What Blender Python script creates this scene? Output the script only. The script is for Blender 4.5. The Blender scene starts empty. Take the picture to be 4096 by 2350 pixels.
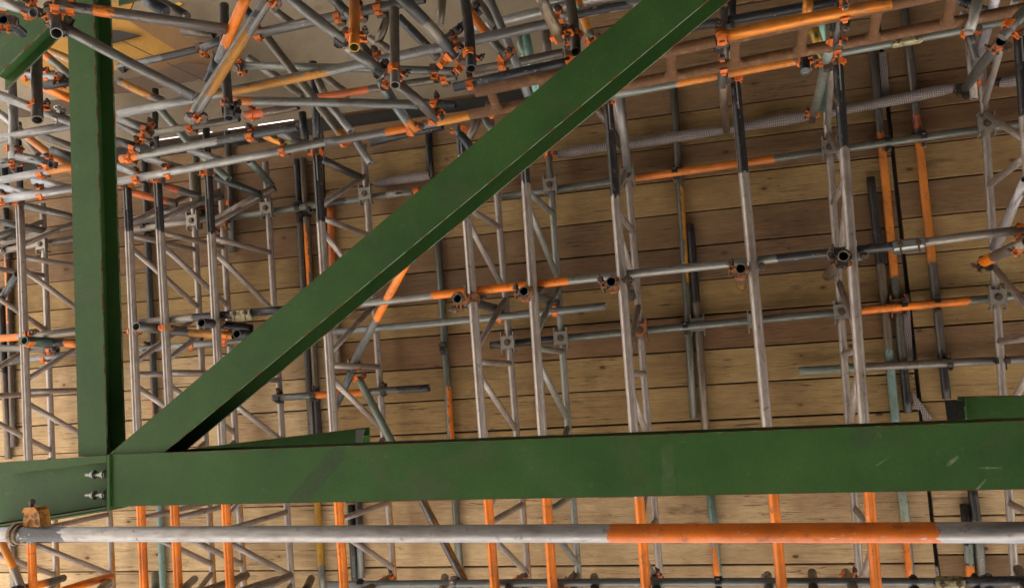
import bpy, bmesh, math, random
from mathutils import Vector, Matrix
random.seed(7)
S = bpy.context.scene
COL = S.collection

# ------------------------------------------------------------------ camera
# world axes seen from the camera (x right, y down, z forward): Z is the zenith, X runs along the deck boards
F = 3533.3
ZEN = Vector((940.9, 322.8, F)).normalized()
TH = 0.06134
e1 = (Vector((1, 0, 0)) - ZEN * ZEN.x).normalized(); e2 = e1.cross(ZEN)
AX = e1 * math.cos(TH) + e2 * math.sin(TH); AY = ZEN.cross(AX)
CZ = 1.6
cam = bpy.data.cameras.new('camera'); camo = bpy.data.objects.new('camera', cam); COL.objects.link(camo)
m = Matrix.Identity(4)
for r, a in enumerate((AX, AY, ZEN)):
    m[r][0] = a[0]; m[r][1] = -a[1]; m[r][2] = -a[2]
m[2][3] = CZ
camo.matrix_world = m
cam.sensor_width = 36; cam.lens = F / 4096 * 36; cam.clip_end = 2000; cam.clip_start = 0.05
S.camera = camo
# ------------------------------------------------------------------ light
SUN_EL, SUN_AZ = math.radians(64), math.radians(205)      # sun stands behind the added unseen wall; the open side (+Y) sees sky and sunlit paving
w = bpy.data.worlds.new('World'); S.world = w; w.use_nodes = True
nt = w.node_tree; bg = nt.nodes['Background']
sky = nt.nodes.new('ShaderNodeTexSky'); sky.sky_type = 'NISHITA'; sky.sun_disc = False
sky.sun_elevation = SUN_EL; sky.sun_rotation = SUN_AZ; sky.dust_density = 3; sky.air_density = 1.2
hs = nt.nodes.new('ShaderNodeHueSaturation'); hs.inputs['Saturation'].default_value = .35
nt.links.new(sky.outputs[0], hs.inputs['Color']); nt.links.new(hs.outputs[0], bg.inputs[0]); bg.inputs[1].default_value = 0.15
sun = bpy.data.lights.new('sun', 'SUN'); sun.energy = 5; sun.angle = math.radians(0.5); sun.color = (1, .95, .88)
suno = bpy.data.objects.new('sun', sun); COL.objects.link(suno)
sd = Vector((math.sin(SUN_AZ) * math.cos(SUN_EL), math.cos(SUN_AZ) * math.cos(SUN_EL), math.sin(SUN_EL)))
suno.rotation_euler = sd.to_track_quat('Z', 'Y').to_euler()
S.view_settings.view_transform = 'Standard'; S.view_settings.look = 'None'
S.view_settings.gamma = 1; S.view_settings.use_curve_mapping = False
S.view_settings.exposure = 1.45

# ------------------------------------------------------------------ survey helpers
X0 = (0, 1000, 2000, 2996); Y0 = (0, 750, 1550); SC = .54945
def pt(c, d):
    """world point at height d above the eye that was sighted at survey mark c = (row, col, u, v)"""
    r, k, u, v = c
    ray = Vector((X0[k-1] + u*SC - 2048, Y0[r-1] + v*SC - 1175, F))
    ray = ray / ray.dot(ZEN) * d
    return Vector((ray.dot(AX), ray.dot(AY), CZ + d))
def depth(p):
    q = p - Vector((0, 0, CZ)); return q.x*AX.z + q.y*AY.z + q.z*ZEN.z

UPV = Vector((0, 0, 1))
# ------------------------------------------------------------------ materials
def mat(name):
    m_ = bpy.data.materials.new(name); m_.use_nodes = True
    t = m_.node_tree; return m_, t, t.nodes['Principled BSDF']
def nd(t, typ, **k):
    n = t.nodes.new(typ)
    for a, b in k.items():
        if a.startswith('i_'): n.inputs[int(a[2:])].default_value = b
        else: setattr(n, a, b)
    return n
def mapr(t, src, a, b, c=0., d=1.):
    n = nd(t, 'ShaderNodeMapRange', i_1=a, i_2=b, i_3=c, i_4=d); t.links.new(src, n.inputs[0]); return n.outputs[0]
def mix(t, f, a, b, bt='MIX'):
    n = nd(t, 'ShaderNodeMix', data_type='RGBA', blend_type=bt)
    for s, v in ((n.inputs[0], f), (n.inputs[6], a), (n.inputs[7], b)):
        if isinstance(v, bpy.types.NodeSocket): t.links.new(v, s)
        else: s.default_value = v if isinstance(v, float) else (*v, 1)
    return n.outputs[2]
def math_(t, op, a, b=0.):
    n = nd(t, 'ShaderNodeMath', operation=op)
    for i, v in enumerate((a, b)):
        if isinstance(v, bpy.types.NodeSocket): t.links.new(v, n.inputs[i])
        else: n.inputs[i].default_value = v
    return n.outputs[0]
def coords(t, uv=True, scale=(1, 1, 1), rnd=True):
    tc = nd(t, 'ShaderNodeTexCoord'); mp = nd(t, 'ShaderNodeMapping'); mp.inputs[3].default_value = scale
    t.links.new(tc.outputs['UV' if uv else 'Object'], mp.inputs[0])
    if rnd:
        oi = nd(t, 'ShaderNodeObjectInfo'); v = nd(t, 'ShaderNodeCombineXYZ')
        for i in range(3): t.links.new(math_(t, 'MULTIPLY', oi.outputs['Random'], 37. + 11*i), v.inputs[i])
        ad = nd(t, 'ShaderNodeVectorMath', operation='ADD')
        t.links.new(mp.outputs[0], ad.inputs[0]); t.links.new(v.outputs[0], ad.inputs[1]); return ad.outputs[0]
    return mp.outputs[0]
def noise(t, co, scale, detail=3., rough=.55, dist=0.):
    n = nd(t, 'ShaderNodeTexNoise'); n.inputs['Scale'].default_value = scale; n.inputs['Detail'].default_value = detail
    n.inputs['Roughness'].default_value = rough; n.inputs['Distortion'].default_value = dist
    t.links.new(co, n.inputs['Vector']); return n.outputs['Fac']
def bump(t, b, h, s, dist=.01):
    n = nd(t, 'ShaderNodeBump'); n.inputs['Strength'].default_value = s; n.inputs['Distance'].default_value = dist
    t.links.new(h, n.inputs['Height']); t.links.new(n.outputs[0], b.inputs['Normal'])
def attr(t, name, out='Color'):
    return nd(t, 'ShaderNodeAttribute', attribute_name=name).outputs[out]

def tube_material():
    m_, t, b = mat('tube')
    cA, cB, mm = attr(t, 'colA'), attr(t, 'colB'), attr(t, 'm', 'Fac')
    co = coords(t, True, (1, 1, 1))
    st = coords(t, True, (2.5, 14, 1))
    n1 = noise(t, st, 6, 4); n2 = noise(t, co, 30, 5, .65); n3 = noise(t, co, 5, 3)
    edge = math_(t, 'ADD', mm, math_(t, 'MULTIPLY', math_(t, 'SUBTRACT', noise(t, coords(t, True, (1, 2.5, 1)), 22, 4, .6), .5), .10))
    chip = mapr(t, noise(t, coords(t, True, (1, 3, 1)), 26, 5, .7), .345, .375)
    mask = math_(t, 'MULTIPLY', mapr(t, edge, -.001, .001), chip)
    va = mix(t, mapr(t, n1, .3, .72, .0, 1.), (.74, .74, .74), (1.18, 1.17, 1.16))
    a = mix(t, 1., cA, va, 'MULTIPLY')
    a = mix(t, mapr(t, n2, .60, .72, 0., .75), a, (.06, .045, .035))            # dirt and cement spots
    a = mix(t, mapr(t, n3, .55, .75, 0., .55), a, (.13, .085, .06))
    a = mix(t, mapr(t, noise(t, co, 60, 2), .68, .74, 0., .6), a, (.45, .43, .40))
    vb = mix(t, mapr(t, n3, .3, .7), (.60, .58, .6), (1.12, 1.1, 1.05))
    bb = mix(t, 1., cB, vb, 'MULTIPLY')
    bb = mix(t, mapr(t, n2, .56, .70, 0., .6), bb, (.12, .055, .03))
    bb = mix(t, mapr(t, noise(t, coords(t, True, (1, 2, 1)), 48, 5, .75), .62, .70, 0., .45), bb, (.17, .155, .14))
    t.links.new(mix(t, mask, a, bb), b.inputs['Base Color'])
    t.links.new(mapr(t, mask, 0, 1, .42, .0), b.inputs['Metallic'])
    t.links.new(mapr(t, n2, .3, .7, .32, .52), b.inputs['Roughness'])
    bump(t, b, math_(t, 'ADD', n2, math_(t, 'MULTIPLY', mask, .6)), .35, .002)
    return m_
def painted(name, c, c2, rough=.6, rust=(.11, .045, .02), amt=(.56, .66), sc=24, metal=0.):
    m_, t, b = mat(name); co = coords(t, False, (1, 1, 1))
    n1 = noise(t, co, sc, 5, .65); n2 = noise(t, co, sc*4, 3)
    a = mix(t, mapr(t, n2, .35, .65), c, c2)
    a = mix(t, mapr(t, n1, *amt), a, rust)
    t.links.new(a, b.inputs['Base Color']); b.inputs['Roughness'].default_value = rough; b.inputs['Metallic'].default_value = metal
    bump(t, b, n1, .4, .003); return m_
def green_material():
    m_, t, b = mat('green_paint'); co = coords(t, False, (1, 1, 1), False)
    n1 = noise(t, co, 3.2, 6, .65); n2 = noise(t, co, 90, 3); n3 = noise(t, co, 18, 6, .7)
    a = mix(t, mapr(t, n1, .3, .7), (.030, .084, .022), (.056, .132, .032))
    a = mix(t, mapr(t, n2, .3, .7), a, mix(t, .75, (.018, .045, .018), a))
    a = mix(t, mapr(t, n3, .63, .72, 0., .45), a, (.13, .18, .10))
    a = mix(t, mapr(t, noise(t, coords(t, False, (1, 1, 1), False), 1.3, 6, .72, 1.5), .56, .68, 0., .5), a, (.085, .095, .05))
    a = mix(t, mapr(t, noise(t, coords(t, False, (1, 5, 1), False), 8, 5, .7), .66, .74, 0., .5), a, (.035, .05, .035))
    gp = nd(t, 'ShaderNodeNewGeometry').outputs['Position']
    def band(c1, c2, hw, amt, colr, a, scl=60, lo=.42, hi=.6):
        p1, p2 = pt(c1, 3.1), pt(c2, 3.1); dr = (p2-p1).normalized(); nn = UPV.cross(dr)
        vd = nd(t, 'ShaderNodeVectorMath', operation='DOT_PRODUCT'); t.links.new(gp, vd.inputs[0]); vd.inputs[1].default_value = nn
        dist = math_(t, 'ABSOLUTE', math_(t, 'SUBTRACT', vd.outputs['Value'], p1.dot(nn)))
        dist = math_(t, 'ADD', dist, math_(t, 'MULTIPLY', math_(t, 'SUBTRACT', noise(t, co, 12, 3), .5), .02))
        ve = nd(t, 'ShaderNodeVectorMath', operation='DOT_PRODUCT'); t.links.new(gp, ve.inputs[0]); ve.inputs[1].default_value = dr
        al = math_(t, 'ABSOLUTE', math_(t, 'SUBTRACT', ve.outputs['Value'], ((p1+p2)/2).dot(dr)))
        k = math_(t, 'MULTIPLY', mapr(t, dist, hw*.8, hw, 1., 0.), mapr(t, al, (p2-p1).length/2, (p2-p1).length/2+.02, 1., 0.))
        k = math_(t, 'MULTIPLY', k, mapr(t, noise(t, co, scl, 5, .7), lo, hi, amt*.35, amt))
        return mix(t, k, a, colr)
    a = band((3, 2, 310, 860), (3, 2, 660, 460), .036, .75, (.045, .05, .038), a)
    a = band((3, 3, 1215, 440), (3, 3, 1225, 790), .024, .42, (.12, .15, .09), a, 18, .50, .66)
    a = band((3, 3, 130, 480), (3, 3, 560, 790), .045, .18, (.10, .13, .08), a)
    a = band((3, 4, 950, 550), (3, 4, 1090, 450), .003, .7, (.18, .24, .13), a)
    a = band((3, 4, 1700, 583), (3, 4, 1800, 583), .003, .8, (.18, .26, .15), a)
    a = band((3, 4, 1668, 730), (3, 4, 1702, 690), .004, .8, (.30, .30, .22), a)
    a = band((3, 4, 1470, 540), (3, 4, 1495, 520), .004, .8, (.30, .30, .22), a)
    a = band((3, 4, 790, 340), (3, 4, 860, 400), .035, .5, (.05, .055, .05), a)
    a = mix(t, mapr(t, noise(t, co, 55, 3, .5), .74, .77, 0., .6), a, (.17, .22, .13))
    e = math_(t, 'ADD', attr(t, 'edge', 'Fac'), math_(t, 'MULTIPLY', math_(t, 'SUBTRACT', noise(t, co, 14, 6, .75), .5), 2.2))
    a = mix(t, mapr(t, e, .78, .88, 0., .95), a, mix(t, mapr(t, n3, .4, .6), (.16, .05, .015), (.045, .025, .015)))
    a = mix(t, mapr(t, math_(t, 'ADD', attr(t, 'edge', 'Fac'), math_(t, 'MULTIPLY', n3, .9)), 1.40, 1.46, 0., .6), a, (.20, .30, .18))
    t.links.new(a, b.inputs['Base Color'])
    b.inputs['Roughness'].default_value = .5; b.inputs['Specular IOR Level'].default_value = .3
    bump(t, b, math_(t, 'ADD', math_(t, 'MULTIPLY', n2, .3), n3), .12, .004); return m_
def wood_material():
    m_, t, b = mat('board_wood')
    co = coords(t, False, (1, 1, 1))
    g = coords(t, False, (1.0, 11, 11)); g2 = coords(t, False, (4, 60, 40))
    tone = attr(t, 'tone')
    gr = noise(t, g, 3.0, 6, .62, 1.2); fi = noise(t, g2, 4, 4, .6)
    big = noise(t, co, 1.7, 4, .6)
    a = mix(t, 1., tone, mix(t, mapr(t, gr, .3, .7), (.80, .76, .72), (1.12, 1.11, 1.09)), 'MULTIPLY')
    a = mix(t, 1., a, mix(t, mapr(t, fi, .3, .7), (.80, .78, .75), (1.14, 1.14, 1.14)), 'MULTIPLY')
    a = mix(t, 1., a, mix(t, mapr(t, big, .3, .7), (.66, .58, .52), (1.2, 1.2, 1.18)), 'MULTIPLY')
    a = mix(t, mapr(t, noise(t, coords(t, False, (.8, 3, 1)), 2.6, 5, .7), .62, .70, 0., .5), a, (.05, .028, .018))
    # cracks
    cr = noise(t, coords(t, False, (.35, 16, 5)), 3.2, 2, .5, .6)
    cm = math_(t, 'MULTIPLY', mapr(t, math_(t, 'ABSOLUTE', math_(t, 'SUBTRACT', cr, .5)), .003, .012, 1., 0.), mapr(t, noise(t, co, 2.2, 2), .46, .52, 0., .85))
    a = mix(t, cm, a, (.018, .010, .007))
    a = mix(t, mapr(t, noise(t, co, 130, 2), .62, .70, 0., .35), a, (.05, .032, .02))
    # knots
    vo = nd(t, 'ShaderNodeTexVoronoi'); vo.inputs['Scale'].default_value = 1.0
    t.links.new(coords(t, False, (3.6, 6.5, .01)), vo.inputs['Vector'])
    kd = math_(t, 'ADD', vo.outputs['Distance'], math_(t, 'MULTIPLY', math_(t, 'SUBTRACT', noise(t, co, 40, 2), .5), .05))
    a = mix(t, mapr(t, kd, .06, .20, .55, 0.), a, mix(t, 1., tone, (.62, .45, .32), 'MULTIPLY'))
    a = mix(t, mapr(t, kd, .05, .085, .85, 0.), a, (.045, .022, .012))
    t.links.new(a, b.inputs['Base Color']); b.inputs['Roughness'].default_value = .8
    h = math_(t, 'SUBTRACT', math_(t, 'ADD', fi, gr), math_(t, 'MULTIPLY', cm, 2.)); bump(t, b, h, .35, .004); return m_
def mesh_material():
    m_, t, b = mat('debris_netting')
    tc = nd(t, 'ShaderNodeTexCoord'); sp = nd(t, 'ShaderNodeSeparateXYZ'); t.links.new(tc.outputs['UV'], sp.inputs[0])
    jn = math_(t, 'MULTIPLY', math_(t, 'SUBTRACT', noise(t, coords(t), 9, 3), .5), .05)
    def line(o, n):
        o = math_(t, 'ADD', o, jn)
        f = math_(t, 'FRACT', math_(t, 'MULTIPLY', o, n)); return mapr(t, math_(t, 'ABSOLUTE', math_(t, 'SUBTRACT', f, .5)), .30, .38)
    g = math_(t, 'MAXIMUM', line(sp.outputs[0], 85.), line(sp.outputs[1], 85.))
    a = mix(t, g, (.09, .07, .065), (.30, .26, .26))
    a = mix(t, mapr(t, noise(t, coords(t), 6, 4), .5, .68, 0., .6), a, (.10, .07, .06))
    t.links.new(a, b.inputs['Base Color']); b.inputs['Roughness'].default_value = .7; return m_
def rough_mat(name, c1, c2, sc=1.5, rough=.85, bm=.3):
    m_, t, b = mat(name); co = coords(t, False, (1, 1, 1), False)
    n = noise(t, co, sc, 8, .65); a = mix(t, mapr(t, n, .32, .68), c1, c2)
    a = mix(t, mapr(t, noise(t, co, sc*9, 4), .6, .75, 0., .4), a, tuple(x*.55 for x in c1))
    t.links.new(a, b.inputs['Base Color']); b.inputs['Roughness'].default_value = rough; bump(t, b, n, bm, .01); return m_

M = {
 'tube': tube_material(), 'green': green_material(), 'wood': wood_material(), 'net': mesh_material(),
 'orange': painted('orange_coupler_paint', (.60, .125, .014), (.78, .19, .026), .6, (.13, .045, .02), (.58, .66), 45),
 'dark': painted('black_coupler_steel', (.018, .018, .02), (.035, .032, .03), .5, (.07, .035, .02), (.58, .68), 40, .3),
 'steel': painted('galvanised_steel', (.22, .20, .18), (.32, .30, .27), .5, (.10, .06, .04), (.56, .70), 30, .45),
 'rusty': painted('rusty_steel', (.36, .13, .04), (.22, .09, .04), .75, (.06, .035, .025), (.5, .62), 30, .2),
 'bolt': painted('bolt_steel', (.09, .07, .06), (.14, .11, .09), .5, (.10, .045, .02), (.5, .6), 70, .5),
 'zinc': painted('zinc_bolt', (.26, .26, .25), (.36, .36, .34), .35, (.2, .17, .08), (.62, .7), 70, .7),
 'brass': painted('worn_sleeve', (.30, .26, .13), (.36, .33, .22), .5, (.14, .09, .04), (.5, .62), 40, .5),
 'ladder': painted('rusty_ladder_steel', (.17, .078, .030), (.12, .052, .022), .75, (.24, .125, .05), (.54, .66), 22, .15),
 'concrete': rough_mat('concrete', (.20, .155, .105), (.40, .33, .24), .8),
 'ply': rough_mat('plywood', (.34, .165, .018), (.50, .26, .035), 2.2, .7),
 'plyd': rough_mat('dark_plywood', (.075, .04, .022), (.12, .065, .034), 2.2, .7),
 'ground': rough_mat('concrete_paving', (.50, .46, .40), (.62, .57, .50), .6),
 'dark_strip': rough_mat('added_dark_ground', (.06, .052, .042), (.10, .088, .07), 1.1),
 'plym': rough_mat('brown_plywood', (.16, .08, .028), (.23, .12, .042), 2.2, .7),
 'sticker': rough_mat('sticker', (.8, .45, .03), (.85, .5, .04), 2.2, .5),
 'sheet': rough_mat('roof_sheeting', (.03, .028, .026), (.045, .04, .038), 2),
 'wall': rough_mat('blocker_wall', (.16, .13, .10), (.21, .17, .13), 1.1),
}
METAL = (.25, .22, .195); PALE = (.36, .325, .315); MUD = (.17, .135, .105); DK = (.022, .023, .027); BLUE = (.12, .15, .17)
ORG = (.78, .20, .010); OCH = (.50, .22, .03); TEAL = (.20, .32, .30); RED = (.55, .10, .03); YEL = (.42, .23, .02); RST = (.16, .08, .04)

# ------------------------------------------------------------------ object helpers
def tag(o, label=None, cat=None, group=None, kind=None):
    for k, v in (('label', label), ('category', cat), ('group', group), ('kind', kind)):
        if v: o[k] = v
    return o
def thing(name, loc, label, cat, group=None):
    o = bpy.data.objects.new(name, None); COL.objects.link(o); o.location = loc; o.empty_display_size = .05
    return tag(o, label, cat, group)
def mk(name, verts, faces, ma, parent=None, origin=None, smooth=False, data=None):
    """mesh object; verts in world space; origin = object location (or the parent's location)"""
    o_ = parent_world(parent) if parent else (origin if origin is not None else sum(verts, Vector())/len(verts))
    me = bpy.data.meshes.new(name)
    me.from_pydata([v - o_ for v in verts], [], faces)
    if smooth: me.polygons.foreach_set('use_smooth', [True]*len(faces))
    me.materials.append(ma)
    ob = bpy.data.objects.new(name, me); COL.objects.link(ob)
    if parent: ob.parent = parent
    else: ob.location = o_
    return ob
def parent_world(p):
    v = Vector()
    while p: v = v + Vector(p.location); p = p.parent
    return v
def basis(a):
    a = a.normalized(); h = Vector((0, 0, 1)) if abs(a.z) < .9 else Vector((0, 1, 0))
    b = a.cross(h).normalized(); return a, b, b.cross(a)

class Geo:
    def __init__(s): s.v = []; s.f = []
    def box(s, c, ax, sx, sy, sz):
        """box centred at c; ax=(x,y,z) unit axes; full sizes"""
        i = len(s.v)
        for dz in (-.5, .5):
            for dy in (-.5, .5):
                for dx in (-.5, .5): s.v.append(c + ax[0]*dx*sx + ax[1]*dy*sy + ax[2]*dz*sz)
        for f in ((0, 2, 3, 1), (4, 5, 7, 6), (0, 1, 5, 4), (2, 6, 7, 3), (0, 4, 6, 2), (1, 3, 7, 5)): s.f.append([i+k for k in f])
    def cyl(s, p, q, r, n=8, r2=None):
        a, b, c = basis(q-p); i = len(s.v); r2 = r if r2 is None else r2
        for P_, R in ((p, r), (q, r2)):
            for k in range(n):
                t = 2*math.pi*k/n; s.v.append(P_ + (b*math.cos(t)+c*math.sin(t))*R)
        for k in range(n): s.f.append([i+k, i+(k+1) % n, i+n+(k+1) % n, i+n+k])
        s.f.append([i+k for k in range(n)][::-1]); s.f.append([i+n+k for k in range(n)])
    def strap(s, c, axis, start, ang0, ang1, r0, r1, wid, n=14):
        """curved band round the axis; start = unit vector at angle 0"""
        a = axis.normalized(); b = (start - a*start.dot(a)).normalized(); d = a.cross(b); i = len(s.v)
        for k in range(n+1):
            t = ang0 + (ang1-ang0)*k/n; e = b*math.cos(t)+d*math.sin(t)
            ww = wid*(1 - .22*abs(math.sin(k/n*math.pi*3)))
            for R, W_ in ((r0, -1), (r1, -1), (r1, 1), (r0, 1)): s.v.append(c + e*R + a*W_*ww/2)
        for k in range(n):
            for q in range(4): s.f.append([i+4*k+q, i+4*k+(q+1) % 4, i+4*k+4+(q+1) % 4, i+4*k+4+q])
        s.f.append([i, i+3, i+2, i+1]); s.f.append([i+4*n+q for q in range(4)])
    def prism(s, poly, vec):
        n = len(poly); i = len(s.v)
        s.v += list(poly) + [p+vec for p in poly]
        s.f.append([i+k for k in range(n)]); s.f.append([i+n+k for k in range(n)][::-1])
        for k in range(n): s.f.append([i+k, i+n+k, i+n+(k+1) % n, i+(k+1) % n])
    def make(s, name, ma, parent=None, smooth=False):
        o = mk(name, s.v, s.f, ma, parent, None, smooth)
        bm = bmesh.new(); bm.from_mesh(o.data); bmesh.ops.recalc_face_normals(bm, faces=bm.faces); bm.to_mesh(o.data); bm.free()
        return o

TUBES = {}
def tube_mesh(name, p, q, r, base=METAL, paint=(), parent=None, side=None, n=18, hollow=True, flat=0, bend=0.0, groove=None):
    """paint = [(t0,t1,colour)] along the length (0..1); side = (dir, thr, t0, t1, colour) stripe along one side"""
    L_ = (q-p).length; a, b, c = basis(q-p)
    ts = {0., 1.}
    k = max(2, int(L_/.35))
    for i in range(1, k): ts.add(i/k)
    dm = .07/L_
    for s in list(paint) + ([(side[2], side[3], side[4])] if side else []):
        for e in (s[0], s[1]):
            for d_ in (-dm, 0, dm):
                if 0 < e+d_ < 1: ts.add(e+d_)
    ts = sorted(ts); V = []; Fc = []; A = []; B = []; Mv = []; UV = []
    bv = (b*random.uniform(-1, 1)+c*random.uniform(-1, 1))*bend
    for t in ts:
        best = -.07; colr = paint[0][2] if paint else (side[4] if side else base)
        bd = 9
        for s in paint:
            mm = min((t-s[0]) if s[0] > 0 else 9, (s[1]-t) if s[1] < 1 else 9)*L_
            dd = -mm
            if dd < bd: bd = dd; colr = s[2]
            best = max(best, min(.07, mm))
        for j in range(n+1):
            an = 2*math.pi*j/n; e = b*math.cos(an)+c*math.sin(an)
            rr = r*(.80 if groove is not None and e.dot(groove) > .985 else 1)
            V.append(p + (q-p)*t + e*rr + bv*math.sin(t*math.pi)); A.append(base); mv = best; cb = colr
            if side:
                ms = min((e.dot(side[0])-side[1])*.05, (t-side[2])*L_ if side[2] > 0 else 9, (side[3]-t)*L_ if side[3] < 1 else 9)
                if ms > mv: mv = min(ms, .07); cb = side[4]
                elif best <= -.06: cb = side[4]
            B.append(cb); Mv.append(mv); UV.append((t*L_, j/n*2*math.pi*r))
    w_ = n+1
    for i in range(len(ts)-1):
        for j in range(n): Fc.append([i*w_+j, i*w_+j+1, (i+1)*w_+j+1, (i+1)*w_+j])
    nb = len(V)
    for end, dirn in ((0, a), (1, -a)):
        base_i = 0 if end == 0 else (len(ts)-1)*w_
        C_ = p if end == 0 else q
        i0 = len(V); ri = r-.0042
        for dpt in (0, .16 if hollow else .002):
            for j in range(n+1):
                an = 2*math.pi*j/n; V.append(C_ + (b*math.cos(an)+c*math.sin(an))*ri + dirn*dpt)
                A.append(tuple(min(.4, x*1.5+.04) for x in base)); B.append(base); Mv.append(-.07); UV.append((dpt, j/n*.15))
        for j in range(n):
            Fc.append([base_i+j, base_i+j+1, i0+j+1, i0+j]); Fc.append([i0+j, i0+j+1, i0+w_+j+1, i0+w_+j])
        Fc.append([i0+w_+j for j in range(n)])
    ob = mk(name, V, Fc, M['tube'], parent, (p+q)/2, True)
    me = ob.data
    for nm, data in (('colA', A), ('colB', B)):
        at = me.attributes.new(nm, 'FLOAT_COLOR', 'POINT'); at.data.foreach_set('color', [x for cc in data for x in (*cc, 1)])
    at = me.attributes.new('m', 'FLOAT', 'POINT'); at.data.foreach_set('value', Mv)
    uv = me.uv_layers.new(name='UVMap'); uv.data.foreach_set('uv', [x for l in me.loops for x in UV[l.vertex_index]])
    bm = bmesh.new(); bm.from_mesh(me); bmesh.ops.recalc_face_normals(bm, faces=bm.faces); bm.to_mesh(me); bm.free()
    sm = [True]*len(me.polygons)
    for i in range((len(ts)-1)*n, len(sm)): sm[i] = False
    me.polygons.foreach_set('use_smooth', sm)
    return ob
def frac(c, A_, B_):
    """fraction of a survey mark along the sighted line A-B"""
    g = lambda z: Vector((X0[z[1]-1]+z[2]*SC, Y0[z[0]-1]+z[3]*SC))
    a, b, p = g(A_), g(B_), g(c); return (p-a).dot(b-a)/(b-a).length_squared
def T(key, A_, B_, d, label, base=METAL, paint=(), w=None, side=None, name='scaffold_tube', group='scaffold tubes', bend=.006, cat='tube'):
    """paint: [(markA or None, markB or None, colour)]; d: height(s) above the eye"""
    d1, d2 = d if isinstance(d, tuple) else (d, d)
    p, q = pt(A_, d1), pt(B_, d2)
    r = .0242
    if w: r = max(.0205, min(.029, w*SC*(depth(p)+depth(q))/2/F/2))
    def fr(c, dflt):
        return dflt if c is None else (c if isinstance(c, float) else persp(frac(c, A_, B_), p, q))
    pa = []
    for s in paint:
        a, b = fr(s[0], 0.), fr(s[1], 1.); pa.append((min(a, b), max(a, b), s[2]))
    sd = None
    if side:
        a, b = fr(side[2], 0.), fr(side[3], 1.); sd = (Vector(side[0]).normalized(), side[1], min(a, b), max(a, b), side[4])
    o = tube_mesh(name, p, q, r, base, pa, None, sd, bend=bend)
    tag(o, label, cat, group); TUBES[key] = (p, q, r); return o
def persp(f, p, q):
    z1, z2 = depth(p), depth(q); return f*z1/(z2+(z1-z2)*f) if True else f
def on_tube(key, c):
    """point of the tube axis nearest to the sight line through mark c"""
    p, q, r = TUBES[key]; d = (q-p).normalized(); o = Vector((0, 0, CZ)); e = (pt(c, 1)-o).normalized()
    w0 = p-o; b = d.dot(e); den = 1-b*b
    t = (b*e.dot(w0)-d.dot(w0))/den; return p+d*t, d, r

def coupler(key, c, label, other=None, kind='orange', spin=0., group='scaffold couplers', name='scaffold_coupler', two=False, scale=1.):
    """band clamp round a tube with body block, hinge lug, bolt, washer and nut; optional second band round another tube"""
    P_, a, r = on_tube(key, c)
    if key[0] == 's': P_ = TUBES[key][0]+a*.035; scale *= 1.35
    if kind in ('bolt', 'zinc'): scale *= 1.3
    if other:
        p2, a2, r2 = on_tube(other, c); off = p2-P_; off = off-a*off.dot(a)
        off = off.normalized() if off.length > .005 else basis(a)[1]
    else:
        off = Vector((0, 0, 1)) if abs(a.z) < .97 else Vector((.4, 1, 0)); off = (off-a*off.dot(a)).normalized(); a2 = None
    off = Matrix.Rotation(spin, 3, a) @ off
    th = thing(name, P_, label, 'coupler', group)
    side = a.cross(off)
    mm = M[kind]
    def half(nm, P1, ax, up, r_, m1):
        sd_ = ax.cross(up); g = Geo()
        wd = .042*scale
        g.strap(P1, ax, up, -2.9, 1.55, r_+.0005, r_+.0085*scale, wd)
        e1_ = up*math.cos(1.62)+sd_*math.sin(1.62)
        g.box(P1+sd_*(r_+.014*scale)+up*.014, (sd_, up, ax), .032*scale, .008, wd*.8)
        g.box(P1+sd_*(r_+.011*scale)-up*.010, (sd_, up, ax), .030*scale, .008, wd*.6)
        g.box(P1-sd_*(r_+.009)-up*.006, (sd_, up, ax), .010, .022, wd*.5)
        ob = g.make(nm, m1, th)
        b_ = Geo(); c0 = P1+sd_*(r_+.022*scale)
        b_.cyl(c0-up*.048*scale, c0+up*.034*scale, .0065*scale, 8)
        b_.cyl(c0-up*.036*scale, c0-up*.018*scale, .0135*scale, 6)
        b_.cyl(c0-up*.019*scale, c0-up*.0155, .0165*scale, 10)
        b_.make('bolt', M['bolt'] if kind != 'steel' else M['zinc'], ob)
        return ob
    half('band', P_, a, off, r, mm)
    g = Geo(); g.box(P_+off*(r+.012), (a, side, off), .048*scale, .040*scale, .022); g.cyl(P_+off*(r+.002), P_+off*(r+.03), .017*scale, 10)
    g.make('body', M['bolt'] if kind == 'orange' else mm, th)
    if other and (p2-P_).length < .16 and (two or True):
        up2 = (P_-p2); up2 = up2-a2*up2.dot(a2)
        if up2.length > .004: half('band', p2, a2, up2.normalized(), r2, mm)
    return th
def plate_clamp(key, c, label, kind='steel', size=.085, dz=.034):
    """square retaining plate with hook bolts over a chord where it meets a ledger"""
    P_, a, r = on_tube(key, c); up = Vector((0, 0, 1)); a = (a-up*a.dot(up)).normalized(); s = a.cross(up)
    th = thing('plate_clamp', P_, label, 'clamp', 'plate clamps on the lattice beams'); z = P_-up*(r+dz*.45)
    g = Geo(); g.box(z, (a, s, up), size*.95, size, .007)
    for e in (-1, 1):
        g.box(z+s*e*(size/2-.002)+up*.014, (a, s, up), size*.9, .006, .034)
    g.make('plate', M[kind], th)
    for e in (-1, 1):
        for f_ in (-1, 1):
            h = Geo(); h.box(z+s*e*(size/2-.003)+a*f_*(size*.55)+up*.008, (a, s, up), .036, .007, .022)
            h.box(z+s*e*(size/2-.003)+a*f_*(size*.72)+up*.030, (a, s, up), .014, .007, .05); h.make('hook', M[kind], th)
    b = Geo(); b.cyl(z-up*.018, z+up*.02, .009, 8); b.cyl(z-up*.015, z-up*.003, .017, 6); b.cyl(z-up*.005, z-up*.003, .022, 12); b.make('bolt', M['bolt'], th)
    return th
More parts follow.
